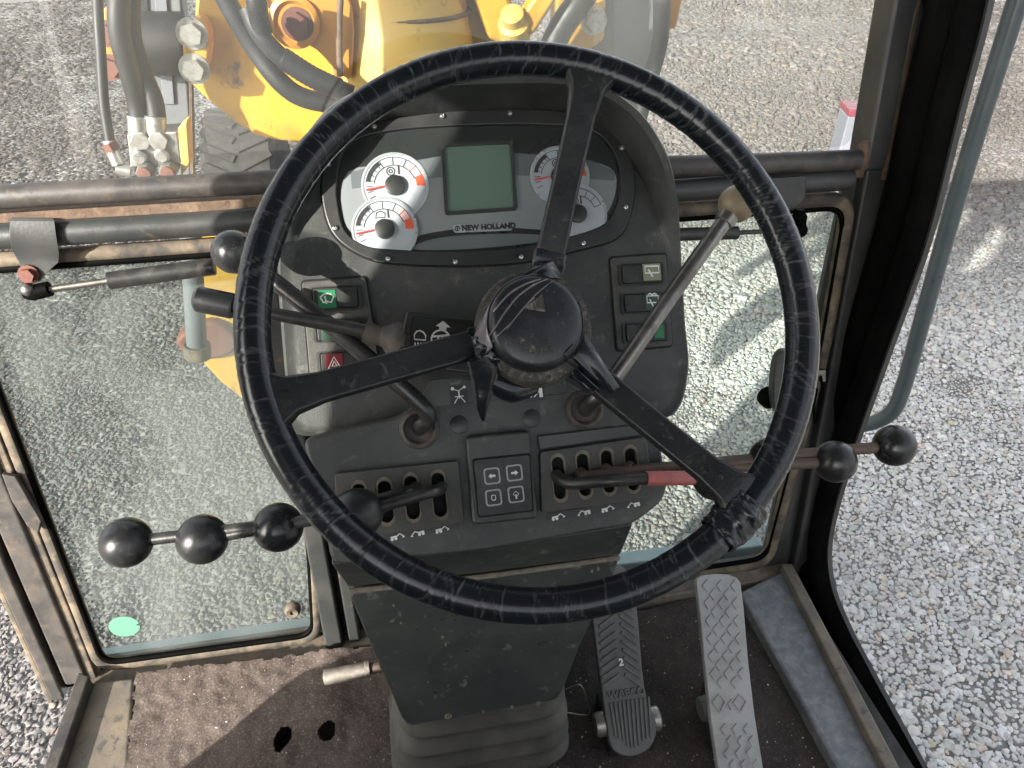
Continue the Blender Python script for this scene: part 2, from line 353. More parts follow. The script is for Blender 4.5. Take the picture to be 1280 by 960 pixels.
# ------------------------------------------------------------------ ground and gravel
GZ = -1.10
def ground():
    m = bpy.data.materials.new('ground_earth'); m.use_nodes = True; N, L = nodes_of(m); b = N['Principled BSDF']; b.inputs['Roughness'].default_value = .95
    tc = N.new('ShaderNodeTexCoord')
    def nz(s, d=8):
        n = N.new('ShaderNodeTexNoise'); n.inputs['Scale'].default_value = s; n.inputs['Detail'].default_value = d; n.inputs['Roughness'].default_value = .75
        L.new(tc.outputs['Object'], n.inputs['Vector']); return n
    vo = N.new('ShaderNodeTexVoronoi'); vo.inputs['Scale'].default_value = 22; L.new(tc.outputs['Object'], vo.inputs['Vector'])
    cr = N.new('ShaderNodeValToRGB'); e = cr.color_ramp.elements
    e[0].position = .38; e[0].color = (.20, .19, .18, 1); e[1].position = .66; e[1].color = (.30, .285, .265, 1)
    L.new(nz(.55).outputs[0], cr.inputs[0])
    x = N.new('ShaderNodeMix'); x.data_type = 'RGBA'; x.blend_type = 'MULTIPLY'; x.inputs[0].default_value = .75
    L.new(cr.outputs[0], x.inputs[6]); r = N.new('ShaderNodeMapRange'); r.inputs[1].default_value = 0; r.inputs[2].default_value = .9; r.inputs[3].default_value = 1.45; r.inputs[4].default_value = .35
    L.new(vo.outputs['Distance'], r.inputs[0]); cmb = N.new('ShaderNodeCombineColor')
    for i in range(3): L.new(r.outputs[0], cmb.inputs[i])
    L.new(cmb.outputs[0], x.inputs[7]); L.new(x.outputs[2], b.inputs['Base Color'])
    bp = N.new('ShaderNodeBump'); bp.inputs['Strength'].default_value = 1; bp.inputs['Distance'].default_value = .02; bp.invert = True
    L.new(vo.outputs['Distance'], bp.inputs['Height']); L.new(bp.outputs[0], b.inputs['Normal'])
    MATS['ground_earth'] = m
    n = 60; S = 150; V = []; F = []
    for j in range(n + 1):
        for i in range(n + 1):
            x_ = (i / n * 2 - 1); y_ = (j / n * 2 - 1); x_ = S * x_ * abs(x_) ** 1.5; y_ = S * y_ * abs(y_) ** 1.5
            d = math.hypot(x_, y_); V.append((x_, y_, GZ + (0 if d < 9 else .05 * mnoise.noise(Vector((x_ * .2, y_ * .2, 0))))))
    for j in range(n):
        for i in range(n): a = j * (n + 1) + i; F.append((a, a + 1, a + n + 2, a + n + 1))
    o = MB().add(V, F).build('ground', 'ground_earth'); kind(o, 'structure')
ground()
def gravel():
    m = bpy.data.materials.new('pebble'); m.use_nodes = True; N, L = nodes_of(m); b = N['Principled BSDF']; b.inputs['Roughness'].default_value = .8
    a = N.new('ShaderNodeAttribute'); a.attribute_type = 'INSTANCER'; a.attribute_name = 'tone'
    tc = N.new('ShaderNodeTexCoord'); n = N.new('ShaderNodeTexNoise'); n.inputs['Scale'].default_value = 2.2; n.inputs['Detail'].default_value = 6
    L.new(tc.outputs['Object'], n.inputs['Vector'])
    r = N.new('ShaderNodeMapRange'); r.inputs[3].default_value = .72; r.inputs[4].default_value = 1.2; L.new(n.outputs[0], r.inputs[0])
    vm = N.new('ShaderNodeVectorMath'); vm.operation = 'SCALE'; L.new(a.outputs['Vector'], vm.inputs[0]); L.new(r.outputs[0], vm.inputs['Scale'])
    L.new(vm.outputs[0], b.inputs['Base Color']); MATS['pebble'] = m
    pts = []
    def fill(sp, test):
        xs = np.arange(-9, 15, sp); ys = np.arange(-.9, 19, sp); X, Y = np.meshgrid(xs, ys)
        X = X + rng.uniform(-.45, .45, X.shape) * sp; Y = Y + rng.uniform(-.45, .45, Y.shape) * sp
        d = np.hypot(X, Y); ang = np.degrees(np.arctan2(X, Y))
        ok = test(d) & (ang > -48) & (ang < 80) & ~((X > -.75) & (X < .85) & (Y < .95))
        return np.stack([X[ok], Y[ok], np.full(ok.sum(), sp)], 1)
    P = np.concatenate([fill(.0175, lambda d: d < 3.9), fill(.026, lambda d: (d >= 3.9) & (d < 6.2)), fill(.045, lambda d: (d >= 6.2) & (d < 11)), fill(.085, lambda d: (d >= 11) & (d < 19))])
    n = len(P); size = P[:, 2] * np.clip(rng.lognormal(.12, .28, n), .55, 2.2); big = rng.random(n) < .02; size[big] *= 1.5
    trk = np.array([mnoise.noise(Vector((a * 1.3 + 9, b * .9, 7))) + .4 * mnoise.noise(Vector((a * 6, b * 6, 3))) for a, b in P[:, :2]])
    size *= 1 - .45 * np.clip((trk - .12) * 3, 0, 1)          # packed fines where wheels have run
    co = np.stack([P[:, 0], P[:, 1], GZ - size * .06 + rng.uniform(0, .004, n)], 1)
    scl = np.stack([size * rng.uniform(.85, 1.25, n), size * rng.uniform(.7, 1.05, n), size * rng.uniform(.5, .8, n) * (1 - .3 * np.clip((.6 - P[:, 0]) / 1.2, 0, 1))], 1)
    rot = np.stack([rng.uniform(-.5, .5, n), rng.uniform(-.5, .5, n), rng.uniform(0, 6.283, n)], 1)
    g = np.clip(rng.normal(.54, .065, n), .3, .78)
    tone = np.stack([g * rng.normal(1.0, .02, n), g * rng.normal(.985, .015, n), g * rng.normal(.94, .03, n)], 1)
    brown = rng.random(n) < .05; tone[brown] *= np.array([1.0, .86, .74])
    k = (np.clip((1.9 - P[:, 0]) / 1.5, 0, 1) * np.where(P[:, 0] > .3, np.clip((P[:, 1] - 1.3) / .4, 0, 1), 1))[:, None]       # darker, purpler: shade put into colour at left, sun toned down behind right pane
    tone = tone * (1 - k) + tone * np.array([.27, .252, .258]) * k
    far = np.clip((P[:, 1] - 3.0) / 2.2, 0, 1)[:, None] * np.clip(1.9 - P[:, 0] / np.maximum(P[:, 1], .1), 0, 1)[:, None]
    tone = tone * (1 - far) + tone * np.array([.24, .22, .21]) * far * (1 + 1.1 * k)  # stone ahead browner and darker, partly in place of the machine's shadow
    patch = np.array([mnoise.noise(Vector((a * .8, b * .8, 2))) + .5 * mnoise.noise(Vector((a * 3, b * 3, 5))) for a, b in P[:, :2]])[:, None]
    tone *= (1 + .17 * patch) * (1 - .42 * np.clip((np.hypot(P[:, 0], P[:, 1]) - 3.6) / 2.2, 0, 1)[:, None] * (P[:, 0:1] > P[:, 1:2] * .75))  # colour dimmed with distance at right to counter the sunlit ground
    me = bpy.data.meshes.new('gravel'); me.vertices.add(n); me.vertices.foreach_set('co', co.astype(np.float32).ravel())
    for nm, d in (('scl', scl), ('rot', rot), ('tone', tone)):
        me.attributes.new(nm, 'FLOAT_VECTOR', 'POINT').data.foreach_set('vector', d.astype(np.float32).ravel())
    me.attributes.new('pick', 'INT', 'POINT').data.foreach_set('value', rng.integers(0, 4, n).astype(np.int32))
    o = bpy.data.objects.new('gravel', me); col.objects.link(o); o['kind'] = 'stuff'; o['label'] = 'pale grey crushed stone gravel covering the yard'; o['category'] = 'gravel'
    ng = bpy.data.node_groups.new('pebbles', 'GeometryNodeTree')
    ng.interface.new_socket('Geometry', in_out='INPUT', socket_type='NodeSocketGeometry'); ng.interface.new_socket('Geometry', in_out='OUTPUT', socket_type='NodeSocketGeometry')
    N = ng.nodes; L = ng.links; gi = N.new('NodeGroupInput'); go = N.new('NodeGroupOutput')
    m2p = N.new('GeometryNodeMeshToPoints'); L.new(gi.outputs[0], m2p.inputs[0])
    gti = N.new('GeometryNodeGeometryToInstance')
    for q in range(4):
        ic = N.new('GeometryNodeMeshIcoSphere'); ic.inputs['Radius'].default_value = .5; ic.inputs['Subdivisions'].default_value = 3 if q < 2 else 2
        sp = N.new('GeometryNodeSetPosition'); pos = N.new('GeometryNodeInputPosition')
        ad = N.new('ShaderNodeVectorMath'); ad.operation = 'ADD'; ad.inputs[1].default_value = (q * 7.3, q * 3.1, q); L.new(pos.outputs[0], ad.inputs[0])
        nz = N.new('ShaderNodeTexNoise'); nz.inputs['Scale'].default_value = 2.1; nz.inputs['Detail'].default_value = 1.5; L.new(ad.outputs[0], nz.inputs['Vector'])
        su = N.new('ShaderNodeVectorMath'); su.operation = 'SUBTRACT'; su.inputs[1].default_value = (.5, .5, .5); L.new(nz.outputs['Color'], su.inputs[0])
        sca = N.new('ShaderNodeVectorMath'); sca.operation = 'SCALE'; sca.inputs['Scale'].default_value = .8; L.new(su.outputs[0], sca.inputs[0])
        L.new(ic.outputs[0], sp.inputs[0]); L.new(sca.outputs[0], sp.inputs['Offset'])
        sm = N.new('GeometryNodeSetMaterial'); sm.inputs['Material'].default_value = m; L.new(sp.outputs[0], sm.inputs[0])
        ss = N.new('GeometryNodeSetShadeSmooth'); ss.inputs['Shade Smooth'].default_value = True; L.new(sm.outputs[0], ss.inputs[0]); L.new(ss.outputs[0], gti.inputs[0])
    iop = N.new('GeometryNodeInstanceOnPoints'); L.new(m2p.outputs[0], iop.inputs['Points']); L.new(gti.outputs[0], iop.inputs['Instance']); iop.inputs['Pick Instance'].default_value = True
    def na(nm, t):
        x = N.new('GeometryNodeInputNamedAttribute'); x.data_type = t; x.inputs[0].default_value = nm; return x.outputs[0]
    L.new(na('pick', 'INT'), iop.inputs['Instance Index']); L.new(na('scl', 'FLOAT_VECTOR'), iop.inputs['Scale'])
    L.new(na('rot', 'FLOAT_VECTOR'), iop.inputs['Rotation']); L.new(iop.outputs[0], go.inputs[0])
    md = o.modifiers.new('pebbles', 'NODES'); md.node_group = ng
    me.materials.append(m); return n
NPEB = gravel()

# ------------------------------------------------------------------ the cab
PF = Frame((0, .782, 0), (0, -1, .155))             # the front wall of the cab, leaning out
cab = thing('excavator_cab', 'worn grey excavator cab with glazed front, open sides and black door seal', 'cab', (.055, .2, -.12))
def pf(X, z): return (X, z / PF.v.z)                # place on the front wall by X and height
# windscreen bottom rail and lower window head rail
def rail(name, px, r, m, w_, k=1, smooth=6, sq=1.0):
    pts = [PF.P(*PF.px(x, y, w_), w_) for x, y in px]
    return MB().tube(pts, r, 20, smooth, flat=((0, 0, 1), sq)).build(name, m, cab)
rail('windscreen_rail', [(-260, 268), (-20, 248), (330, 228), (600, 212), (850, 208), (1072, 200)], .0138, 'frame_paint', .020)
MB().prism(PF, [pf(-.62, .728), pf(.68, .722), pf(.68, .702), pf(-.62, .705)], -.012, .010).build('rail_flange', 'rust_seam', cab, .003)
rail('window_head_rail', [(-260, 318), (-20, 297), (240, 281), (360, 272), (600, 256), (850, 238), (1062, 224)], .0150, 'frame_dark', .018)
# rubber seal round each lower pane
def seal(name, pts, r, m, w_=.006, closed=True):
    P3 = [PF.P(u, v, w_) for u, v in pts]
    if closed: P3 = P3 + [P3[0], P3[1]]
    return MB().tube(P3, r, 10, 0, caps=not closed).build(name, m, cab)
paneL = rounded([pf(-.528, .018), pf(-.192, .014), pf(-.172, .20), pf(-.17, .672), pf(-.525, .672)], .03, 6)
paneR = rounded([pf(.25, .030), pf(.606, .034), pf(.640, .44), pf(.638, .675), pf(.25, .675)], .035, 6)
seal('window_seal', paneL, .010, 'rubber_dusty'); seal('window_seal', paneR, .011, 'rubber_dusty')
seal('inner_seal', scaled(paneL, .972), .005, 'rubber', .010); seal('inner_seal', scaled(paneR, .965), .0045, 'rubber', .010)
MB().prism(PF, paneL, -.004, .001).build('lower_pane', 'dusty_glass', cab)
MB().prism(PF, paneR, -.004, .001).build('lower_pane', 'lower_glass', cab)
scr = rounded([pf(-.62, .742), pf(.637, .742), pf(.632, 1.55), pf(-.62, 1.55)], .02, 4)
MB().prism(PF, scr, -.016, -.011).build('windscreen', 'windscreen_glass', cab)
# sheet between and below the lower panes
MB().prism(PF, [pf(-.555, -.06), pf(.66, -.06), pf(.66, .024), pf(.24, .020), pf(.24, .70), pf(-.165, .70), pf(-.185, .006), pf(-.555, .008)], -.028, -.010).build('front_sheet', 'frame_paint', cab)
MB().prism(PF, [pf(.60, .0), pf(.662, .0), pf(.662, .72), pf(.632, .72)], -.010, -.002).build('side_sheet', 'frame_dark', cab)
MB().box(PF, -.178, -.150, .0, .70, -.005, .028).build('centre_post', 'frame_dark', cab, .004)
MB().box(PF, -.140, -.122, .0, .70, -.005, .022).build('centre_post', 'frame_dark', cab, .004)
MB().box(PF, .03, .24, .0, .70, -.005, .010).build('heater_panel', 'frame_dark', cab, .004)
MB().prism(PF, [pf(-.57, -.04), pf(.66, -.04), pf(.655, .016), pf(-.55, -.002)], -.009, .030).build('bottom_rail', 'sill_worn', cab, .004)
MB().prism(PF, PF.pxs([(120, 824), (386, 783), (390, 850), (120, 880)], -.05), -.075, -.05).build('sky_reflection_strip', 'sky_reflection_blue', cab, .004)  # strips added below the panes for the sky reflected along their bottom edge
MB().prism(PF, PF.pxs([(700, 716), (955, 682), (975, 730), (700, 760)], -.05), -.085, -.05).build('sky_reflection_strip', 'sky_reflection_blue', cab, .004)
# right front post: inner flange, rusty seam, outer flange, then the black door seal
def strip(name, a, b, z0, z1, w0, w1, m, bev=.003, a1=None, b1=None):
    a1 = a if a1 is None else a1; b1 = b if b1 is None else b1
    return MB().prism(PF, [pf(a, z0), pf(b, z0), pf(b1, z1), pf(a1, z1)], w0, w1).build(name, m, cab, bev)
strip('front_post', .640, .672, .715, 1.6, -.02, .026, 'frame_dark', .005, .630, .664)
strip('post_seam', .672, .680, .70, 1.6, -.02, .020, 'rust_seam', .002, .665, .672)
strip('front_post', .655, .708, .0, .715, -.02, .016, 'frame_dark', .004, .650, .700)
strip('front_post', .680, .708, .716, 1.6, -.02, .014, 'frame_dark', .004, .672, .700)
# the window corner piece on the right and the welded gusset
MB().tube([PF.P(*PF.px(x, y, .02), .02) for x, y in [(1080, 178), (1082, 196), (1075, 212)]], .007, 10, 5).build('weld', 'rust_seam', cab)
# black door seal down the right post, round the corner and back along the sill
def doorpath(off=0):
    L_ = [(1225 + off, -60), (1225, 0), (1190, 140), (1150, 300), (1105, 430), (1060, 560), (1036, 640), (1028, 690), (1033, 735), (1050, 780), (1075, 830), (1145, 960), (1215, 1090)]
    return [at(x, y, X=.685) for x, y in L_]
dp = doorpath()
def sweep_flat(path, prof, sm=5):
    """prof: list of (across, out) ; across lies in the side wall, out is -x"""
    pts, _ = catmull(path, [1] * len(path), sm); loops = []
    for i, p in enumerate(pts):
        t = (pts[min(i + 1, len(pts) - 1)] - pts[max(i - 1, 0)]).normalized(); o_ = Vector((-1, 0, 0)); a = t.cross(o_).normalized()
        loops.append([p + a * q[0] + o_ * q[1] for q in prof])
    return MB().loft(loops)
s_ = -1 if (dp[3] - dp[2]).cross(Vector((-1, 0, 0))).y < 0 else 1
s_ = 1 if (dp[3] - dp[2]).cross(Vector((-1, 0, 0))).y > 0 else -1
sweep_flat(dp, [(s_ * q, o_) for q, o_ in [(0, -.01), (.002, .012), (.012, .018), (.024, .014), (.030, .004), (.036, .004), (.044, .016), (.062, .020), (.078, .012), (.082, -.01)]]).build('door_seal', 'rubber', cab, sharp=70)
sweep_flat(dp, [(s_ * q, o_) for q, o_ in [(-.004, -.016), (-.004, -.008), (.088, -.008), (.088, -.016)]]).build('door_frame', 'frame_dark', cab)
# right sill with its raised lip, front floor edge
S = Frame((0, 0, .03), (0, 0, 1))
fl = lambda L_, z=.03: [(at(x, y, Z=z).x, at(x, y, Z=z).y) for x, y in L_]
MB().prism(XY, fl([(925, 738), (978, 712), (1250, 1240), (1160, 1160)]), -.10, .028).build('sill', 'sill_paint', cab, .006)
MB().prism(XY, fl([(976, 706), (990, 706), (1270, 1240), (1245, 1240)], .04), -.10, .044).build('sill_lip', 'sill_worn', cab, .003)
MB().prism(XY, fl([(168, 842), (112, 848), (60, 1000), (0, 1200), (110, 1250), (160, 960)]), -.10, .024).build('sill', 'sill_worn', cab, .008)
MB().prism(XY, fl([(112, 846), (98, 840), (40, 1000), (-40, 1200), (-15, 1200), (60, 1000)], .04), -.10, .042).build('sill_lip', 'frame_paint', cab, .003)
# left front post and the open door's edge beyond it
strip('front_post', -.582, -.548, .0, 1.6, -.02, .020, 'frame_paint', .005)
strip('post_seam', -.551, -.536, .0, .70, -.02, .014, 'rubber_dusty', .003)
strip('post_gap', -.592, -.580, -.02, 1.6, -.022, .004, 'rubber', .002)
strip('post_edge', -.612, -.592, -.03, 1.6, -.022, .018, 'frame_paint', .004)
strip('post_rubber', -.622, -.613, -.04, 1.6, -.022, .012, 'rubber_dusty', .003)
q = PF.px(40, 610, .02)
MB().prism(PF, PF.pxs([(4, 590), (22, 593), (54, 648), (50, 664), (36, 655), (16, 622)], .02), .018, .026).build('hinge_plate', 'frame_paint', cab, .002)
# floor, roof and rear of the cab, chassis under it
MB().prism(XY, [(-.60, -.75), (.68, -.75), (.66, .775), (-.56, .775)], -.10, -.006).build('floor_plate', 'floor_steel', cab)
MB().prism(XY, rounded([(-.66, -.85), (.74, -.85), (.74, 1.02), (-.66, 1.02)], .08), 1.585, 1.65).build('roof', 'roof_paint', cab, .012)
MB().prism(XY, [(-.625, .30), (-.585, .30), (-.585, .53), (-.625, .53)], .62, 1.585).build('sun_block_post', 'frame_paint', cab, .008)  # added unseen post that keeps a sun pool off the gravel
MB().prism(Frame((-.58, 0, 0), (1, 0, 0), (0, 1, 0)), [(-.80, -.10), (.38, -.10), (.38, .24), (.08, .52), (.08, .84), (.15, 1.0), (.15, 1.585), (-.80, 1.585)], -.05, 0).build('shade_panel', 'roof_paint', cab, .01)  # unseen panel, edge shaped to cut the sunlight on console and carpet
MB().prism(XY, [(.68, -.80), (.72, -.80), (.72, -.66), (.68, -.66)], -.10, 1.585).build('rear_post', 'frame_paint', cab, .01)
MB().prism(XY, [(-.58, -.80), (.68, -.80), (.68, -.76), (-.58, -.76)], -.10, .80).build('rear_panel', 'roof_paint', cab, .01)
MB().prism(XY, rounded([(-.55, -1.6), (.62, -1.6), (.62, .62), (-.55, .62)], .05), GZ + .25, -.105).build('chassis', 'grey_steel', cab, .02)
for sx in (-.42, .5):
    MB().prism(XY, rounded([(sx - .12, -1.4), (sx + .12, -1.4), (sx + .12, .5), (sx - .12, .5)], .05), GZ, GZ + .25).build('track', 'tyre', cab, .03)
# pane stay brackets and latch on the front wall
MB().lathe(PF.P(*PF.px(366, 762, .012), .012), PF.n, [(0, -.006), (.012, -.006), (.0125, .004), (.009, .009), (.004, .008), (.004, .005), (0, .005)], 24).build('glass_stud', 'rubber_dusty', cab)
# ------------------------------------------------------------------ carpet
def carpet():
    out = fl([(172, 845), (300, 832), (420, 818), (520, 800), (800, 762), (860, 745), (925, 735), (1050, 960), (1110, 1070), (140, 1100), (160, 960)], .012)
    def inside(x, y):
        c = False; n = len(out)
        for i in range(n):
            (x0, y0), (x1, y1) = out[i], out[(i + 1) % n]
            if (y0 > y) != (y1 > y) and x < (x1 - x0) * (y - y0) / (y1 - y0) + x0: c = not c
        return c
    holes = [((at(357, 932, Z=0).x, at(357, 932, Z=0).y), .0125, 1.6), ((at(412, 924, Z=0).x, at(412, 924, Z=0).y), .0135, 1.0)]
    me_parts = ([], {}), ([], {})
    x0, x1, y0, y1, st = -.50, .60, .28, .80, .0025
    nx = int((x1 - x0) / st); ny = int((y1 - y0) / st); V = []; idx = {}; FL, FR_ = [], []
    def vert(i, j):
        if (i, j) not in idx:
            x = x0 + i * st; y = y0 + j * st
            z = .004 + .004 * mnoise.noise(Vector((x * 9, y * 9, 1))) + .0016 * mnoise.noise(Vector((x * 60, y * 60, 4)))
            z += .02 * math.exp(-((x + .17) / .03) ** 2) * max(0, min(1, (y - .55) / .15)) * .4
            jx = .0012 * mnoise.noise(Vector((x * 300, y * 300, 9))); idx[i, j] = len(V); V.append((x + jx, y + jx, max(z, .0005) + .019 * max(0, min(1, (.05 - x) / .2))))
        return idx[i, j]
    for j in range(ny):
        for i in range(nx):
            x = x0 + (i + .5) * st; y = y0 + (j + .5) * st; wob = .006 * mnoise.noise(Vector((x * 60, y * 60, 0)))
            if not inside(x + wob, y + wob): continue
            if any(math.hypot((x - c[0]), (y - c[1]) / k) + wob * .8 < r for c, r, k in holes): continue
            (FL if x < -.03 + .3 * wob else FR_).append((vert(i, j), vert(i + 1, j), vert(i + 1, j + 1), vert(i, j + 1)))
    def half(fs, name, m, label):
        used = sorted({k for f in fs for k in f}); mp = {k: n for n, k in enumerate(used)}
        o = MB().add([V[k] for k in used], [tuple(mp[k] for k in f) for f in fs]).build(name, m, None, sharp=80); tag(o, label, 'carpet')
    half(FL, 'carpet', 'carpet_left', 'brown dusty carpet with torn holes left of the steering column')
    half(FR_, 'carpet', 'carpet', 'dark gritty carpet under the two foot pedals')
carpet()
def grit():
    mb = MB()
    for k in range(330):
        x = random.uniform(.10, .55); y = random.uniform(.30, .74)
        if k > 230: x = random.uniform(-.44, .08); y = random.uniform(.36, .74)
        p = Vector((x, y, .009 + .019 * max(0, min(1, (.05 - x) / .2)))); r = random.choice([.0008, .0009, .0011, .0014, .0018])
        d = [Vector((random.uniform(.6, 1.5) * r * a, random.uniform(.6, 1.3) * r * b, random.uniform(.4, 1) * r * c)) for a, b, c in ((1, 0, 0), (-1, 0, 0), (0, 1, 0), (0, -1, 0), (0, 0, 1), (0, 0, -1))]
        mb.add([p + e for e in d], [(0, 2, 4), (2, 1, 4), (1, 3, 4), (3, 0, 4), (2, 0, 5), (1, 2, 5), (3, 1, 5), (0, 3, 5)])
    o = mb.build('grit', 'debris'); o['kind'] = 'stuff'; o['label'] = 'pale crumbs of grit scattered over the carpet'; o['category'] = 'grit'
grit()
# ------------------------------------------------------------------ steering console
POD = Frame(at(607, 300, D=.70), (0, -math.cos(R(36)), math.sin(R(36))))
con = thing('steering_console', 'black plastic steering console with gauges, switches and tapering lower column', 'console', (.07, .58, .0))
def podrim(x, y):
    t = max(0, min(1, (340 - y) / 190)); t = t * t * (3 - 2 * t); return .002 + .048 * t
pod_px = [(366, 542), (356, 480), (349, 400), (345, 330), (350, 250), (374, 180), (418, 124), (490, 100), (610, 90), (725, 94), (793, 128), (833, 182), (849, 240), (855, 330), (859, 400), (863, 466), (842, 520), (770, 520), (620, 528), (480, 536)]
def dense(L_, k):
    s = spline2(L_, k); return s
dpx = dense(pod_px, 6)
outer = []
for x, y in dpx:
    wv = podrim(x, y); outer.append((*POD.px(x, y, wv), wv))
cu_ = sum(p[0] for p in outer) / len(outer); cv_ = sum(p[1] for p in outer) / len(outer)
def shrink(p, d):
    l = math.hypot(p[0] - cu_, p[1] - cv_); f = (l - d) / l; return (cu_ + (p[0] - cu_) * f, cv_ + (p[1] - cv_) * f)
loops = [[POD.P(*shrink(p, .055), -.16) for p in outer], [POD.P(*shrink(p, .012), -.05) for p in outer], [POD.P(*shrink(p, -.001), p[2] - .016) for p in outer],
         [POD.P(*shrink(p, .0005), p[2] - .005) for p in outer], [POD.P(*shrink(p, .004), p[2]) for p in outer], [POD.P(*shrink(p, .010), p[2] - .002) for p in outer],
         [POD.P(*shrink(p, .014), max(0, p[2] * .75 - .003)) for p in outer], [POD.P(*shrink(p, .018), 0) for p in outer], [POD.P(*shrink(p, .05), 0) for p in outer]]
MB().loft(loops).build('pod_shell', 'console_plastic', con, sharp=50)
# instrument bezel, screws
bez_o = [(402, 241), (408, 205), (435, 172), (469, 153), (553, 140), (637, 136), (710, 140), (756, 151), (781, 178), (794, 220), (790, 262), (773, 296), (729, 311), (651, 328), (569, 332), (485, 328), (444, 315), (414, 288)]
bez_i = [(421, 229), (429, 191), (452, 172), (507, 161), (600, 156), (689, 156), (739, 163), (765, 187), (775, 220), (773, 250), (756, 279), (710, 296), (646, 309), (566, 314), (499, 312), (457, 307), (431, 288), (422, 254)]
BO = spline2(POD.pxs(bez_o, .006), 5); BI = spline2(POD.pxs(bez_i, .006), 5)
bez = plate(POD, [BO, BI], .0005, .0065, 'bezel', 'bezel', con, .0012)
MB().prism(POD, scaled(BO, 1.012), .0002, .0012).build('bezel_gasket', 'slot_dark', con)
for x, y in [(410, 205), (468, 158), (553, 145), (637, 142), (711, 146), (777, 185), (782, 259), (729, 304), (651, 321), (569, 327), (485, 323), (419, 285)]:
    piece(screw_me, 'screw', bez, POD.P(*POD.px(x, y, .007), .007), POD, random.random() * 3)
pan = MB().prism(POD, scaled(BI, 1.01), .0014, .0022).build('instrument_panel', 'panel_dark', con)
band = [(436, 214), (480, 206), (522, 201), (552, 196), (600, 193), (640, 192), (690, 196), (740, 202), (768, 215), (768, 246), (750, 276), (710, 288), (675, 287), (634, 284), (600, 284), (572, 286), (525, 294), (500, 310), (460, 303), (434, 284), (426, 250)]
MB().prism(POD, spline2(POD.pxs(band, .0026), 3), .0022, .0026).build('grey_band', 'panel_grey', pan)
MB().prism(POD, POD.pxs([(470, 207), (522, 200), (552, 195), (600, 192), (640, 191), (690, 195), (740, 201), (768, 214), (768, 226), (700, 221), (640, 219), (560, 221), (500, 226), (440, 236), (438, 215)], .0029), .0026, .0029).build('upper_band', 'panel_mid', pan)
MB().prism(POD, spline2(POD.pxs([(514, 311), (540, 299), (580, 294), (635, 292), (690, 294), (700, 297), (646, 306), (566, 312)], .0029), 4), .0022, .0027).build('lower_band', 'panel_mid', pan)
MB().prism(POD, rounded(POD.pxs([(566, 281), (640, 278), (641, 288), (567, 291)], .003), .003), .0027, .0030).build('name_patch', 'dial_edge', pan)
a_, b_ = POD.px(578, 285.5, .003), POD.px(638, 282.5, .003)
rot_ = math.atan2(b_[1] - a_[1], b_[0] - a_[0])
lettering(POD, 'NEW HOLLAND', ((a_[0] + b_[0]) / 2 + .0022, (a_[1] + b_[1]) / 2), .0072, .0034, 'ink', pan, rot_, bold=.00038)
c_ = POD.px(571.5, 285.8, .003)
MB().ribbon(POD, circle2(c_, .0022, 14), .0007, .0030, .0035, True).ribbon(POD, [(c_[0] - .0002, c_[1] - .0021), (c_[0] + .0004, c_[1] + .0021)], .0009, .0030, .0036).build('emblem', 'ink', pan)
# display
scrp = POD.pxs([(552, 181), (640, 177), (646, 262), (557, 268)], .004)
disp = MB().prism(POD, scaled(scrp, .955), .0026, .0038).build('display_screen', 'screen_green', con)
plate(POD, [rounded(scaled(scrp, 1.02), .004), rounded(scaled(scrp, .93), .003)], .0026, .0060, 'screen_frame', 'ink', disp)
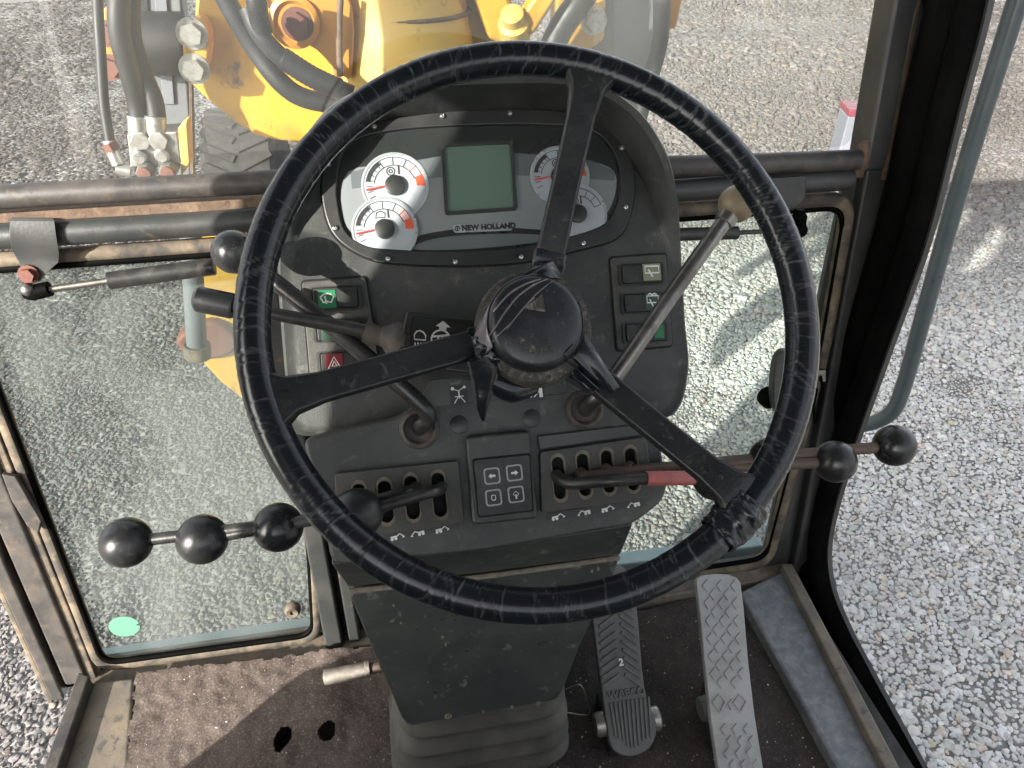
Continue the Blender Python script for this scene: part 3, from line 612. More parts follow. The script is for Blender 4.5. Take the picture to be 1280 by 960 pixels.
# gauges
def gauge(cx, cy, rpx, order, zone, icon):
    c = POD.px(cx, cy, .004); r = rpx * .70 / 900; z0 = .0027 + order * .0011; d2 = lambda a, q: (c[0] + r * q * math.cos(R(a)), c[1] + r * q * math.sin(R(a)))
    base = MB().prism(POD, circle2(c, r * .955, 48), z0 - .0015, z0 + .0006).build('gauge', 'dial_white', con)
    rg = plate(POD, [circle2(c, r, 48), circle2(c, r * .93, 48)], z0 - .0015, z0 + .0012, 'gauge_ring', 'dial_edge', base)
    z1, z2 = z0 + .0006, z0 + .0010
    mb = MB(); mb.ribbon(POD, [d2(a, .62) for a in range(18, 171, 8)], r * .022, z1, z2)
    mb.ribbon(POD, [d2(a, .86) for a in range(18, 171, 8)], r * .018, z1, z2)
    for a in (18, 40, 62, 90, 118): mb.ribbon(POD, [d2(a, .62), d2(a, .86)], r * .02, z1, z2)
    for a in range(126, 205, 13): mb.ribbon(POD, [d2(a, .66), d2(a, .84)], r * .02, z1, z2)
    mb.ribbon(POD, [d2(a, .80) for a in range(120, 172, 6)], r * .12, z1, z2)
    kind(mb.build('scale_marks', 'ink', base), 'stuff')
    if zone:
        MB().prism(POD, [d2(a, .64) for a in (-3, 5, 13, 20)] + [d2(a, .88) for a in (20, 13, 5, -3)], z1, z2 + .0002).build('red_zone', 'orange_zone', base)
        MB().prism(POD, [d2(a, .64) for a in (22, 32, 42, 50)] + [d2(a, .87) for a in (50, 42, 32, 22)], z1, z2 - .0002).build('pink_zone', 'pink_zone', base)
        MB().prism(POD, [d2(180, .2), d2(188, .86), d2(184.5, .87), d2(176, .24)], z2 + .0016, z2 + .0024).build('needle', 'needle_red', base)
    MB().lathe(POD.P(*c, z1), POD.n, [(0, 0), (r * .30, 0), (r * .30, .0032), (r * .26, .0038), (0, .0038)], 28).build('needle_hub', 'bezel', base)
    ic = (c[0] - r * .04, c[1] + r * .44); mb = MB()
    if icon: mb.ribbon(POD, circle2((ic[0] - r * .05, ic[1]), r * .12, 16), r * .03, z1, z2, True); mb.ribbon(POD, circle2((ic[0] - r * .05, ic[1]), r * .05, 10), r * .03, z1, z2, True)
    else: mb.ribbon(POD, [(ic[0] - r * .2, ic[1] - r * .08), (ic[0] + r * .08, ic[1] - r * .08), (ic[0] + r * .1, ic[1] + r * .05), (ic[0] - r * .02, ic[1] + r * .12), (ic[0] - r * .16, ic[1] + r * .08)], r * .03, z1, z2, True)
    mb.ribbon(POD, [(ic[0] + r * .19, ic[1] - r * .10), (ic[0] + r * .19, ic[1] + r * .15)], r * .05, z1, z2)
    mb.build('symbol', 'ink', base)
gauge(494, 232, 41, 0, True, True); gauge(481, 287, 40, 1.6, True, False)
gauge(700, 220, 38.5, 0, True, True); gauge(722, 268, 38, 1.6, False, False)
MB().prism(POD, scaled(BI, .995), .0108, .0116).build('lens', 'lens_glass', con)
# switch panels with rockers
def rocker_bank(corners, rockers, skew):
    """each rocker is a part of its own with its lit window and symbol as sub-parts"""
    p = POD.pxs(corners, .004)
    bank = MB().prism(POD, rounded(p, .004), -.002, .004).build('switch_bank', 'plate_plastic', con, .0012)
    MB().prism(POD, rounded(scaled(p, 1.035), .005), .0002, .0018).build('bank_gasket', 'slot_dark', bank)
    for bx, icbox, icm, sym in rockers:
        q = POD.pxs(bx, .007)
        plate(POD, [rounded(scaled(q, 1.12), .003), rounded(scaled(q, 1.0), .0025)], .004, .0062, 'switch_frame', 'switch_black', bank)
        rk = MB().prism(POD, rounded(scaled(q, .95), .002), .0042, .0080).build('rocker_switch', 'switch_black', con, .0008)
        if icbox:
            iq = POD.pxs(icbox, .0085); MB().prism(POD, iq, .0078, .0086).build('symbol_window', icm, rk, .0002)
            O, U, Vv = Vector(iq[3]), Vector(iq[2]) - Vector(iq[3]), Vector(iq[0]) - Vector(iq[3])
            f = lambda a, b: tuple(O + U * a + Vv * b)
            if sym:
                mb = MB()
                for st in sym:
                    cl = st[0] == 'c'; pts = [f(*z) for z in (st[1:] if cl else st)]
                    mb.ribbon(POD, pts, U.length * .085, .0086, .0089, cl)
                mb.build('symbol', 'print_white', rk)
def quad(x0, y0, x1, y1, sk=-.05, shx=.08):
    return [(x0, y0), (x1, y0 + sk * (x1 - x0)), (x1 + shx * (y1 - y0), y1 + sk * (x1 - x0)), (x0 + shx * (y1 - y0), y1)]
wiper = [[(.12, .62), (.3, .76), (.5, .8), (.7, .76), (.88, .62), (.72, .32), (.5, .38), (.28, .32), (.12, .62)], [(.45, .25), (.38, .68)]]
rect_w = [['c', (.12, .45), (.9, .45), (.9, .85), (.12, .85)], [(.3, .66), (.52, .22)]]
rect_w2 = rect_w + [[(.2, .92), (.35, 1.0), (.5, .92), (.65, 1.0), (.8, .92)]]
tri = [['c', (.14, .18), (.86, .18), (.5, .84)], ['c', (.36, .32), (.64, .32), (.5, .6)]]
rocker_bank([(377, 352), (457, 346), (472, 440), (478, 480), (389, 490)], [
    (quad(389, 360, 447, 387), quad(397, 363, 419, 386), 'icon_green', wiper),
    (quad(394, 401, 452, 427), quad(401, 403, 421, 426), 'icon_dark_green', None),
    (quad(399, 441, 456, 467), quad(406, 443, 428, 465), 'icon_red', tri)], 0)
rocker_bank([(763, 322), (833, 317), (841, 432), (772, 438)], [
    (quad(776, 331, 827, 355, -.04), quad(803, 330, 825, 351, -.04), 'icon_olive', rect_w),
    (quad(779, 368, 830, 391, -.04), quad(806, 367, 824, 388, -.04), 'icon_dark_green', rect_w2),
    (quad(781, 405, 832, 428, -.04), quad(817, 406, 829, 423, -.04), 'icon_green', None)], 0)
# lower console: face with the lever slots, under-lip, column cover, bellows
SL = Frame(at(630, 610, D=.66), (0, -math.cos(R(38)), math.sin(R(38))))
body_px = [(376, 548), (440, 532), (500, 520), (545, 478), (700, 470), (745, 497), (806, 500), (838, 528), (826, 558), (836, 604), (829, 627), (792, 656), (600, 690), (415, 708), (402, 640), (388, 585)]
bp_ = rounded(SL.pxs(body_px), .012, 4)
MB().prism(SL, bp_, -.11, 0).build('lower_housing', 'console_plastic', con, .004, 3)
MB().prism(SL, rounded(SL.pxs([(537, 474), (640, 465), (706, 470), (708, 492), (600, 502), (520, 512)], .003), .004), -.02, .003).build('column_shroud', 'cover_paint', con, .002)
def slotplate(corners, slots, nm):
    p = rounded(SL.pxs(corners, .008), .003); holes = []
    for x, yt, yb in slots:
        a, b = Vector(SL.px(x - 2, yt + 9, .008)), Vector(SL.px(x + 2, yb - 9, .008)); rr = .0068
        d = (a - b).normalized(); e = math.atan2(d.y, d.x)
        holes.append(circle2(a, rr, 10, e - math.pi / 2, e + math.pi / 2, True) + circle2(b, rr, 10, e + math.pi / 2, e + 1.5 * math.pi, True))
    o = plate(SL, [p] + holes, -.001, .009, nm, 'plate_plastic', con, .0008)
    MB().prism(SL, scaled(p, .99), .0004, .0010).build('slot_backing', 'slot_dark', o)
    for h in holes:
        plate(SL, [scaled(h, 1.01), scaled(h, .86)], .0012, .0088, 'slot_edge', 'dust_edge', o)
    return o
slotplate([(418, 592), (573, 576), (580, 654), (424, 676)], [(450, 601, 662), (482, 597, 657), (515, 591, 653), (549, 587, 650)], 'slot_plate')
slotplate([(675, 565), (808, 546), (816, 624), (677, 641)], [(699, 567, 628), (730, 563, 624), (760, 559, 620), (790, 556, 617)], 'slot_plate')
MB().prism(SL, SL.pxs([(674, 562), (806, 543), (803, 530), (672, 545)], .004), .0, .005).build('plate_trim', 'cover_paint', con, .001)
for strp, marks in (([(478, 667), (572, 652), (573, 660), (480, 676)], [(497, 671), (522, 667), (553, 662)]), ([(684, 642), (807, 623), (808, 632), (685, 651)], [(698, 646), (730, 641), (760, 636), (792, 631)])):
    d = MB().prism(SL, SL.pxs(strp, .001), .0, .0010).build('decal_strip', 'ink', con)
    for k, (x, y) in enumerate(marks):
        c = SL.px(x, y, .0012); mb = MB()
        g = lambda a, b: (c[0] + a * .001, c[1] + b * .001 + a * .00012); fl_ = -1 if k % 2 else 1
        mb.prism(SL, circle2(g(-5 * fl_, -1.2), .0014, 8), .0010, .0013); mb.prism(SL, circle2(g(-1.6 * fl_, -1.2), .0014, 8), .0010, .0013)
        mb.ribbon(SL, [g(-6 * fl_, .6), g(-1 * fl_, .6)], .0016, .0010, .0013); mb.ribbon(SL, [g(-1 * fl_, .4), g(2.2 * fl_, 2.4), g(4.4 * fl_, .2)], .0010, .0010, .0013)
        mb.prism(SL, [g(4 * fl_, -2), g(6.6 * fl_, -1.2), g(4.8 * fl_, .6)][::fl_], .0010, .0013)
        mb.build('pictogram', 'print_white', d)
# keypad
kp = MB().prism(SL, rounded(SL.pxs([(582, 546), (662, 538), (673, 648), (591, 657)], .012), .004), .0, .012).build('keypad', 'console_plastic', con, .003, 3)
pad = SL.pxs([(592, 575), (662, 568), (666, 638), (599, 646)], .014)
MB().prism(SL, rounded(scaled(pad, 1.05), .003), .0105, .0124).build('pad_gasket', 'slot_dark', kp)
MB().prism(SL, rounded(pad, .003), .0115, .0142).build('pad_face', 'switch_black', kp, .0008)
for x, y, k in [(615, 595, 0), (643, 591, 1), (617, 622, 2), (645, 618, 3)]:
    c = SL.px(x, y, .015); h = .0073; sq = rounded([(c[0] - h, c[1] - h), (c[0] + h, c[1] - h), (c[0] + h, c[1] + h), (c[0] - h, c[1] + h)], .003, 4)
    bt = MB().prism(SL, scaled(sq, .97), .014, .0152).build('button', 'switch_black', con)
    plate(SL, [sq, scaled(sq, .82)], .0142, .0156, 'button_edge', 'print_grey', bt)
    mb = MB(); f = lambda a, b: (c[0] + a * .001, c[1] + b * .001); s_k = -1 if k == 0 else 1
    if k < 2: mb.prism(SL, [f(-3 * s_k, -1), f(.6 * s_k, -1), f(.6 * s_k, -2.4), f(3.4 * s_k, 0), f(.6 * s_k, 2.4), f(.6 * s_k, 1), f(-3 * s_k, 1)][::s_k], .0152, .0158)
    elif k == 2: mb.ribbon(SL, rounded([f(-1.8, -2.2), f(1.8, -2.2), f(1.8, 2.2), f(-1.8, 2.2)], .0012, 3), .0006, .0152, .0158, True)
    else: mb.ribbon(SL, [f(0, 3), f(2.6, .4), f(0, -2.2), f(-2.6, .4)], .0006, .0152, .0158, True); mb.ribbon(SL, [f(0, 0), f(0, -4)], .0012, .0152, .0158)
    mb.build('symbol', 'print_white', bt)
# decals on the shroud
for x, y, pts in [(574, 494, 0), (670, 489, 1)]:
    c = SL.px(x, y, .004); f = lambda a, b: (c[0] + a * .001, c[1] + b * .001); mb = MB()
    d = MB().prism(SL, [f(-8, -9), f(8, -9), f(8, 9), f(-8, 9)], .0025, .0034).build('decal', 'bezel', con)
    if pts: mb.ribbon(SL, [f(-5, 4), f(-5, -5)], .0014, .0034, .0037).ribbon(SL, [f(-5, -.5), f(4, -.5)], .002, .0034, .0037).ribbon(SL, [f(4.5, 6), f(4.5, -6)], .003, .0034, .0037).ribbon(SL, [f(-2, -5), f(1, -2), f(-2, 3)], .001, .0034, .0037)
    else:
        mb.ribbon(SL, [f(-5, 6), f(0, 4), f(5, 7)], .0008, .0034, .0037).ribbon(SL, [f(-5, -7), f(0, 0), f(5, -7)], .001, .0034, .0037).ribbon(SL, [f(0, 4), f(0, -3)], .0012, .0034, .0037).ribbon(SL, [f(-4, -1), f(4, -1)], .0008, .0034, .0037)
        mb.prism(SL, circle2(f(-5.5, 6.5), .0017, 8), .0034, .0037).prism(SL, circle2(f(5.5, 7), .0014, 8), .0034, .0037)
    mb.build('pictogram', 'print_white', d)
for x, y in ((665, 523), (574, 531)):
    MB().lathe(SL.P(*SL.px(x, y, .001), .0), SL.n, [(0, -.002), (.0085, -.002), (.0085, .0006), (.0075, .0012), (0, .0008)], 24).build('blanking_plug', 'bezel', con)
def scuffs(fr, spots, parent):
    for x, y, r_ in spots:
        c = fr.px(x, y); n = 9; ph = random.random() * 6
        pts = [(c[0] + r_ * (1 + .7 * mnoise.noise(Vector((x, k * 1.7, 1)))) * math.cos(2 * math.pi * k / n) * .7, c[1] + r_ * (1 + .8 * mnoise.noise(Vector((y, k * 1.3, 5)))) * math.sin(2 * math.pi * k / n) * 1.3) for k in range(n)]
        MB().prism(fr, pts, .0, .0003).build('paint_chip', 'dust_edge', parent)
# under-lip and column cover
COL = Frame((.06, .485, .46), (0, -1, .06))
lip_t = [SL.P(*SL.px(x, y, -.002), -.002) for x, y in [(414, 706), (600, 689), (792, 656)]]
lip_b = [COL.P(*COL.px(x, y)) for x, y in [(434, 734), (605, 716), (776, 694)]]
back = Vector((0, .12, 0))
MB().add(lip_t + lip_b + [p + back for p in lip_t] + [p + back for p in lip_b], [(0, 1, 4, 3), (1, 2, 5, 4), (6, 9, 10, 7), (7, 10, 11, 8), (0, 6, 7, 1), (1, 7, 8, 2), (3, 4, 10, 9), (4, 5, 11, 10), (0, 3, 9, 6), (2, 8, 11, 5)]).build('under_lip', 'cover_paint', con, .003)
cov = COL.pxs([(436, 742), (606, 722), (775, 698), (765, 725), (728, 800), (702, 868), (694, 876), (512, 908), (503, 900), (470, 825)])
MB().prism(COL, rounded(cov, .006, 3), -.14, 0).build('column_cover', 'cover_paint', con, .003, 3)
scuffs(COL, [(554, 797, .0028), (557, 806, .0020), (501, 779, .0016), (535, 853, .0013), (560, 857, .0011), (492, 757, .0016), (672, 880, .004), (640, 884, .003), (604, 890, .0022), (740, 714, .002), (748, 711, .0024)], con)
MB().tube([COL.P(*COL.px(x, y, -.001), -.001) for x, y in [(437, 739), (600, 721), (774, 697)]], .003, 8, 4).build('cover_seam', 'dust_edge', con)
MB().lathe(COL.P(*COL.px(560, 895), .0), COL.n, [(0, -.001), (.0045, -.001), (.0045, .0012), (.0028, .0012), (.0024, .0002), (0, .0002)], 18).build('cover_screw', 'dust_edge', con)
def bellows():
    zs = [.235, .225, .205, .195, .185, .168, .158, .148, .130, .120, .110, .090, .080, .066, .045, .02, .004]
    gr = [0, 0, 0, .008, .0, .005, .014, .004, .009, .018, .008, .013, .022, .012, .012, .010, .010]
    loops = []
    cx_ = [at(600, 890, Y=.49).x]
    for z, g in zip(zs, gr):
        k = (.235 - z) / .235; hx = .103 + g; y0 = .478 - g + .03 * k * k; y1 = .70 + g
        lp = rounded([(.052 - .006 * k - hx, y0), (.052 - .006 * k + hx, y0), (.052 - .006 * k + hx, y1), (.052 - .006 * k - hx, y1)], .045, 7)
        loops.append([Vector((p[0], p[1], z)) for p in lp])
    MB().loft(loops).build('bellows', 'bellows_rubber', con, sharp=75, sub=1)
    foot = rounded([(-.055, .488), (.155, .488), (.155, .70), (-.055, .70)], .03, 5)
    MB().prism(XY, foot, -.004, .012).build('bellows_flange', 'floor_steel', con, .003)
bellows()
# ------------------------------------------------------------------ column switch with stalk
WC = Vector((.101, .450, .781)); WF = Frame(WC, (0, -math.cos(R(42)), math.sin(R(42)))); WR = .205
cs = thing('column_switch', 'black column switch box printed with light and horn symbols, stalk to the left', 'switch', WF.P(-.09, 0, -.08))
CF = Frame(at(550, 420, D=.605), WF.n)
bx = CF.pxs([(508, 388), (607, 401), (612, 470), (494, 455)])
box_ = MB().prism(CF, rounded(bx, .004), -.045, 0).build('switch_box', 'bezel', cs, .003)
fp = CF.pxs([(514, 393), (598, 403), (592, 450), (504, 442)], .001)
plate(CF, [rounded(scaled(fp, 1.03), .003), rounded(scaled(fp, .94), .003)], 0, .0018, 'face_edge', 'switch_black', box_)
def cfp(x, y): return CF.px(x, y, .001)
mb = MB(); ar = [(554, 401), (563, 409), (558, 409), (558, 413), (549, 412), (549, 408), (545, 407)]
mb.prism(CF, [cfp(*p) for p in ar][::-1], 0, .0008); mb.build('arrow_symbol', 'print_white', box_)
mb = MB(); mb.ribbon(CF, [cfp(*p) for p in [(518, 424), (518, 418), (521, 414), (525, 413), (529, 415), (532, 419), (532, 425)]], .0011, 0, .0008, True)
for k in range(4): mb.ribbon(CF, [cfp(519 + k * 3.6, 428), cfp(518.5 + k * 3.6, 434)], .0009, 0, .0008)
mb.build('lamp_symbol', 'print_white', box_)
mb = MB(); c = cfp(551, 424); mb.ribbon(CF, circle2(c, .0078, 24), .0013, 0, .0008, True); mb.ribbon(CF, circle2(c, .0026, 12), .0012, 0, .0008, True)
mb.ribbon(CF, [(c[0] - .0068, c[1] + .003), (c[0] + .0065, c[1] + .003)], .0016, 0, .0008); mb.build('horn_symbol', 'print_white', box_)
sp_ = [at(505, 424, D=.615), at(488, 420, D=.615), at(470, 418, D=.613), at(440, 411, D=.61), at(350, 394, D=.60), at(292, 383, D=.595)]
MB().tube([at(509, 432, D=.62), at(500, 428, D=.617), at(492, 424, D=.615), at(482, 421, D=.614), at(476, 420, D=.614), at(455, 414, D=.611)], [.020, .019, .016, .010, .0085, .0085], 18, 4).build('stalk_boot', 'boot_rubber', cs)
MB().tube(sp_[2:], [.0062, .0062, .0056, .0056], 14, 4).build('stalk', 'rod_black', cs)
MB().tube([at(294, 383, D=.595), at(290, 382.5, D=.595), at(248, 374, D=.592), at(245, 373.5, D=.592)], [.0095, .0108, .0108, .0085], 18).build('stalk_grip', 'knob_black', cs)
# ------------------------------------------------------------------ steering wheel
sw = thing('steering_wheel', 'large black three spoke steering wheel wrapped in shiny tape', 'steering wheel', WC)
def rim():
    NM, Nm = 1300, 26; V, F, seam = [], [], []
    cuts = [0.0]
    while cuts[-1] < 2 * math.pi: cuts.append(cuts[-1] + random.choice([.045, .05, .055, .06, .07, .085]))
    cuts = np.array(cuts); lift = np.random.default_rng(3).uniform(.2, 1, len(cuts)); skew = np.random.default_rng(4).uniform(-.02, .05, len(cuts))
    g2 = np.random.default_rng(11); cuts2 = np.sort(g2.uniform(0, 2 * math.pi, 95)); cuts2[0] = 0; lift2 = g2.uniform(0, .9, 96)
    for i in range(NM):
        th = 2 * math.pi * i / NM
        for j in range(Nm):
            ph = 2 * math.pi * j / Nm
            t = (th + .028 * math.sin(ph) + .010 * mnoise.noise(Vector((math.cos(th) * 30, math.sin(th) * 30, ph * .6)))) % (2 * math.pi)
            k = int(np.searchsorted(cuts, t) - 1); f = (t - cuts[k]) / (cuts[min(k + 1, len(cuts) - 1)] - cuts[k] + 1e-9)
            r = .0126 + .00022 * lift[k] * (1 - f) + .00012 * mnoise.noise(Vector((th * 9, math.cos(ph) * 1.5, math.sin(ph) * 1.5)))
            sm = max(0, 1 - f * 9) * lift[k]
            t2 = (th - .05 * math.sin(ph + th * 3) + .014 * mnoise.noise(Vector((th * 11, ph, 3)))) % (2 * math.pi); k2 = int(np.searchsorted(cuts2, t2) - 1)
            dd = min(abs(t2 - cuts2[k2]), abs(t2 - cuts2[min(k2 + 1, len(cuts2) - 1)])); sm = max(sm, max(0, 1 - dd / .0055) * lift2[k2]); r -= .00035 * max(0, 1 - dd / .006)
            rr = WR + r * math.cos(ph); V.append(WF.P(rr * math.cos(th), rr * math.sin(th), r * math.sin(ph))); seam.append(sm)
    for i in range(NM):
        for j in range(Nm):
            a, b = i * Nm + j, i * Nm + (j + 1) % Nm; c, d = ((i + 1) % NM) * Nm + (j + 1) % Nm, ((i + 1) % NM) * Nm + j; F.append((a, b, c, d))
    o = MB().add(V, F).build('rim', 'rim_tape', sw, sharp=70)
    at_ = o.data.attributes.new('seam', 'FLOAT', 'POINT'); at_.data.foreach_set('value', np.array(seam, np.float32))
rim()
def spoke(px_, py_, wid=.0118, tape=False):
    e = Vector(WF.px(px_, py_)); d = e.normalized(); n = Vector((-d.y, d.x)); L_ = []
    for s, w_, h, hw in [(.028, -.026, .0052, .0118), (.06, -.021, .0052, .0114), (.12, -.011, .0050, .0108), (.165, -.002, .0052, .0110), (.185, .002, .0062, .0138), (.196, .001, .0078, .021), (.206, 0, .0082, .027)]:
        c = d * s; prof = [(-hw, -h), (hw, -h), (hw, h * .55), (hw * .86, h), (-hw * .86, h), (-hw, h * .55)]
        L_.append([WF.P(*(c + n * a), w_ + b) for a, b in prof])
    return MB().loft(L_).build('spoke', 'spoke_black', sw, .0012, sharp=35)
spoke(738, 88); spoke(332, 505); spoke(938, 634)
MB().lathe(WF.P(-.003, -.003, -.010), WF.n, [(0, -.04), (.030, -.04), (.040, -.034), (.0445, -.022), (.0450, -.008), (.0425, .001), (.0375, .004), (0, .004)], 48).build('hub_collar', 'hub_foam', sw)
MB().lathe(WF.P(-.005, -.003, -.008), WF.n, [(0, .0), (.0352, .000), (.0360, .006), (.0356, .012), (.0335, .0170), (.0300, .0188), (.022, .0200), (.012, .0206), (0, .0207)], 48).build('hub_cap', 'cap_film', sw)
MB().lathe(WF.P(0, 0, 0), WF.n, [(0, -.17), (.030, -.17), (.027, -.10), (.026, -.04), (0, -.038)], 32).build('column_tube', 'rubber', sw)
def film(A, B, m, name, nu=14, nv=10, amp=.0022, seed=0, bulge=.004):
    """a stretched, wrinkled sheet between two edges"""
    V, F = [], []
    for i in range(nu + 1):
        t = i / nu
        def pick(Lx):
            s = t * (len(Lx) - 1); k = min(int(s), len(Lx) - 2); return Vector(Lx[k]).lerp(Vector(Lx[k + 1]), s - k)
        a, b = pick(A), pick(B)
        for j in range(nv + 1):
            s = j / nv; p = a.lerp(b, s); p = Vector((p.x, p.y, p.z + bulge * math.sin(s * math.pi) * math.sin(t * math.pi)))
            p.z += amp * mnoise.noise(Vector((t * 5 + seed, s * 1.2, seed))) * math.sin(math.pi * min(1, s * 1.0)) * 1.4
            V.append(WF.P(p.x, p.y, p.z))
    for i in range(nu):
        for j in range(nv): a = i * (nv + 1) + j; F.append((a, a + 1, a + nv + 2, a + nv + 1))
    return MB().add(V, F).build(name, m, sw, sharp=80, solid=.0006, sub=1)
def hubp(deg, r=.0375, w_=.012):
    r -= .002; return (-.005 + r * math.cos(R(deg)), -.003 + r * math.sin(R(deg)), w_ - .008)
def wfp(x, y, w_): return (*WF.px(x, y, w_), w_)
film([hubp(a, .0385, .014) for a in (80, 105, 130, 155, 180, 205)], [wfp(668, 352, -.004), wfp(640, 360, -.010), wfp(615, 380, -.014), wfp(600, 402, -.012), wfp(590, 424, -.010), wfp(596, 452, -.010)], 'film_pale', 'wrap_film', seed=1)
film([hubp(a, .0383, .012) for a in (118, 100, 82, 66)], [wfp(668, 345, -.012), wfp(678, 326, -.008), wfp(692, 326, -.008), wfp(706, 350, -.012)], 'film_black', 'wrap_film', seed=3)
film([hubp(a, .0385, .010) for a in (-14, -24, -36, -48)], [wfp(776, 486, -.010), wfp(772, 486, -.008), wfp(768, 490, -.008), wfp(762, 492, -.010)], 'film_black', 'wrap_film', seed=5, amp=.001, bulge=.002)
film([hubp(a, .0385, .006) for a in (190, 205, 222)], [wfp(588, 420, -.006), wfp(594, 444, -.006), wfp(604, 464, -.012)], 'film_black', 'wrap_film', seed=8, amp=.004)
def spoke_wrap(px_, py_, s0, s1, seed):
    e = Vector(WF.px(px_, py_)); d = e.normalized(); n = Vector((-d.y, d.x)); L_ = []; K = 18
    for i in range(13):
        t = i / 12; s = s0 + (s1 - s0) * t; w_ = -.0305 + s * .155
        prof = rounded([(-.0128, -.0062), (.0128, -.0062), (.0128, .0062), (-.0128, .0062)], .003, 5)
        L_.append([WF.P(*(d * (s + .002 * mnoise.noise(Vector((a * 300, b * 300, seed)))) + n * a * (1 + .12 * mnoise.noise(Vector((t * 5, b * 200, seed)))) ), w_ + b * (1.1 + .35 * mnoise.noise(Vector((a * 220, t * 4, seed))))) for a, b in prof])
    MB().loft(L_).build('spoke_wrap', 'film_black', sw, sharp=60)
spoke_wrap(738, 88, .028, .058, 1); spoke_wrap(332, 505, .03, .052, 4); spoke_wrap(938, 634, .03, .066, 7)
def capp(x, y, lift=.0004):
    u, v = WF.px(x, y, .008); d = math.hypot(u + .005, v + .003); w_ = np.interp(d, [0, .012, .022, .030, .0335, .0356, .036, .05], [.0207, .0206, .0200, .0188, .0170, .012, .006, -.006]) - .008
    return WF.P(*WF.px(x, y, float(w_)), float(w_) + lift)
for k, L_ in enumerate([[(684, 349), (664, 358), (646, 372), (630, 392), (616, 414), (600, 436)], [(690, 352), (672, 366), (655, 384), (640, 402), (622, 420), (602, 444)], [(676, 349), (655, 356), (636, 368), (620, 386), (606, 410)], [(668, 372), (652, 388), (636, 408), (618, 432)], [(722, 378), (728, 400), (726, 424), (716, 444), (738, 470), (762, 484)], [(716, 430), (706, 446), (722, 462), (748, 486)], [(640, 452), (624, 446), (610, 446), (600, 452)]]):
    MB().tube([capp(x, y) for x, y in L_], .0006 if k % 2 else .0009, 8, 5, flat=((0, 0, 1), .8)).build('film_fold', 'film_pale' if k < 4 else 'film_black', sw)
for L_ in ([(654, 386), (678, 368), (682, 390)], [(646, 418), (660, 426), (672, 436), (686, 434), (682, 424), (690, 440), (664, 442), (650, 430)]):
    a_ = [capp(x, y, -.0006) for x, y in L_]; b_ = [capp(x, y, .0006) for x, y in L_]
    MB().loft([a_, b_]).build('worn_patch', 'hub_foam', sw)
# hanging end of the wrap, and knotted tape on the lower right
MB().tube([WF.P(*WF.px(600, 446, -.006), -.006), WF.P(*WF.px(606, 464, -.012), -.012), WF.P(*WF.px(605, 485, -.018), -.018), WF.P(*WF.px(603, 505, -.022), -.022), WF.P(*WF.px(604, 526, -.03), -.03)], [.010, .0115, .0085, .0052, .0012], 12, 5, flat=((1, 0, 0), .45)).build('wrap_tail', 'film_black', sw)
MB().tube([WF.P(*WF.px(612, 476, -.02), -.02), WF.P(*WF.px(640, 486, -.028), -.028), WF.P(*WF.px(668, 482, -.034), -.034)], [.008, .011, .007], 12, 5).build('wrap_tail', 'film_black', sw)
def knot():
    c = Vector(WF.px(924, 640)); V = []; F = []; n1, n2 = 46, 34; ax = c.normalized(); tn = Vector((-ax.y, ax.x))
    for i in range(n1 + 1):
        s = i / n1 * 2 - 1; th0 = math.atan2(c.y, c.x) - .035 + s * .088; cc = Vector((math.cos(th0), math.sin(th0)))
        for j in range(n2):
            ph = 2 * math.pi * j / n2; fold = mnoise.noise(Vector((s * 2.3, math.cos(ph) * 1.6, math.sin(ph) * 1.6))) + .6 * abs(mnoise.noise(Vector((s * 6, math.cos(ph) * 3.5, math.sin(ph) * 3.5 + 9))))
            r = .0146 + .0030 * fold + .0012 * (1 - s * s)
            rr = WR + r * math.cos(ph); V.append(WF.P(cc.x * rr, cc.y * rr, r * math.sin(ph)))
    for i in range(n1):
        for j in range(n2): F.append((i * n2 + j, i * n2 + (j + 1) % n2, (i + 1) * n2 + (j + 1) % n2, (i + 1) * n2 + j))
    MB().add(V, F).build('tape_knot', 'film_black', sw, sharp=50, solid=.0008)
knot()
# ------------------------------------------------------------------ levers
def lever(name, label, path, r, rodm, knob, kr, knobm, group=None, boot=None, tape=None, sm=6, kaxis=None, squash=1):
    t = thing(name, label, 'lever', path[0], group)
    ph = path[:]
    MB().tube(ph, r, 14, sm).build('rod', rodm, t)
    MB().sphere(knob, kr, axis=(knob - path[-2]), squash=squash).build('knob', knobm, t)
    d = (path[-2] - knob).normalized()
    if boot: MB().tube([knob + d * kr * .8, knob + d * (kr + .005)], [r * 1.35, r * 1.2], 14).build('knob_collar', rodm, t)
    if tape: MB().tube(tape, r * 1.18, 14, 3).build('grip_tape', 'lever_tape', t)
    if boot:
        MB().lathe(boot[0], boot[1], [(0, -.004), (.0185, -.004), (.0185, .002), (.0170, .006), (.0145, .0075), (.0130, .006), (.0125, .001), (0, .001)], 28).build('boot', 'boot_rubber', t)
    return t
def slp(x, y, w_): return SL.P(*SL.px(x, y, w_), w_)
GL = 'ball levers on the left slot plate'; GR = 'ball levers on the right slot plate'
kd = [(158, 678, .612), (253, 674, .615), (348, 659, .622), (447, 642, .598)]
lab = ['leftmost black ball lever reaching far left of the console', 'black ball lever second from the left over the lower window', 'black ball lever third from the left, beside the steering wheel rim', 'short black ball lever half hidden behind the wheel rim on the left']
for i, (sx, sy) in enumerate([(450, 640), (482, 632), (515, 613), (549, 612)]):
    x, y, D = kd[i]; k = at(x, y, D=D)
    e = slp(sx, sy, .014 + .004 * i); e2 = slp(sx - 18, sy + 5, .022 + .006 * i)
    lever('ball_lever', lab[i], [slp(sx + 3, sy - 4, -.03), slp(sx + 3, sy - 4, .004), e, e2, e2.lerp(k, .5), k], .0052, 'rod_black', k, .0212, 'knob_black', GL)
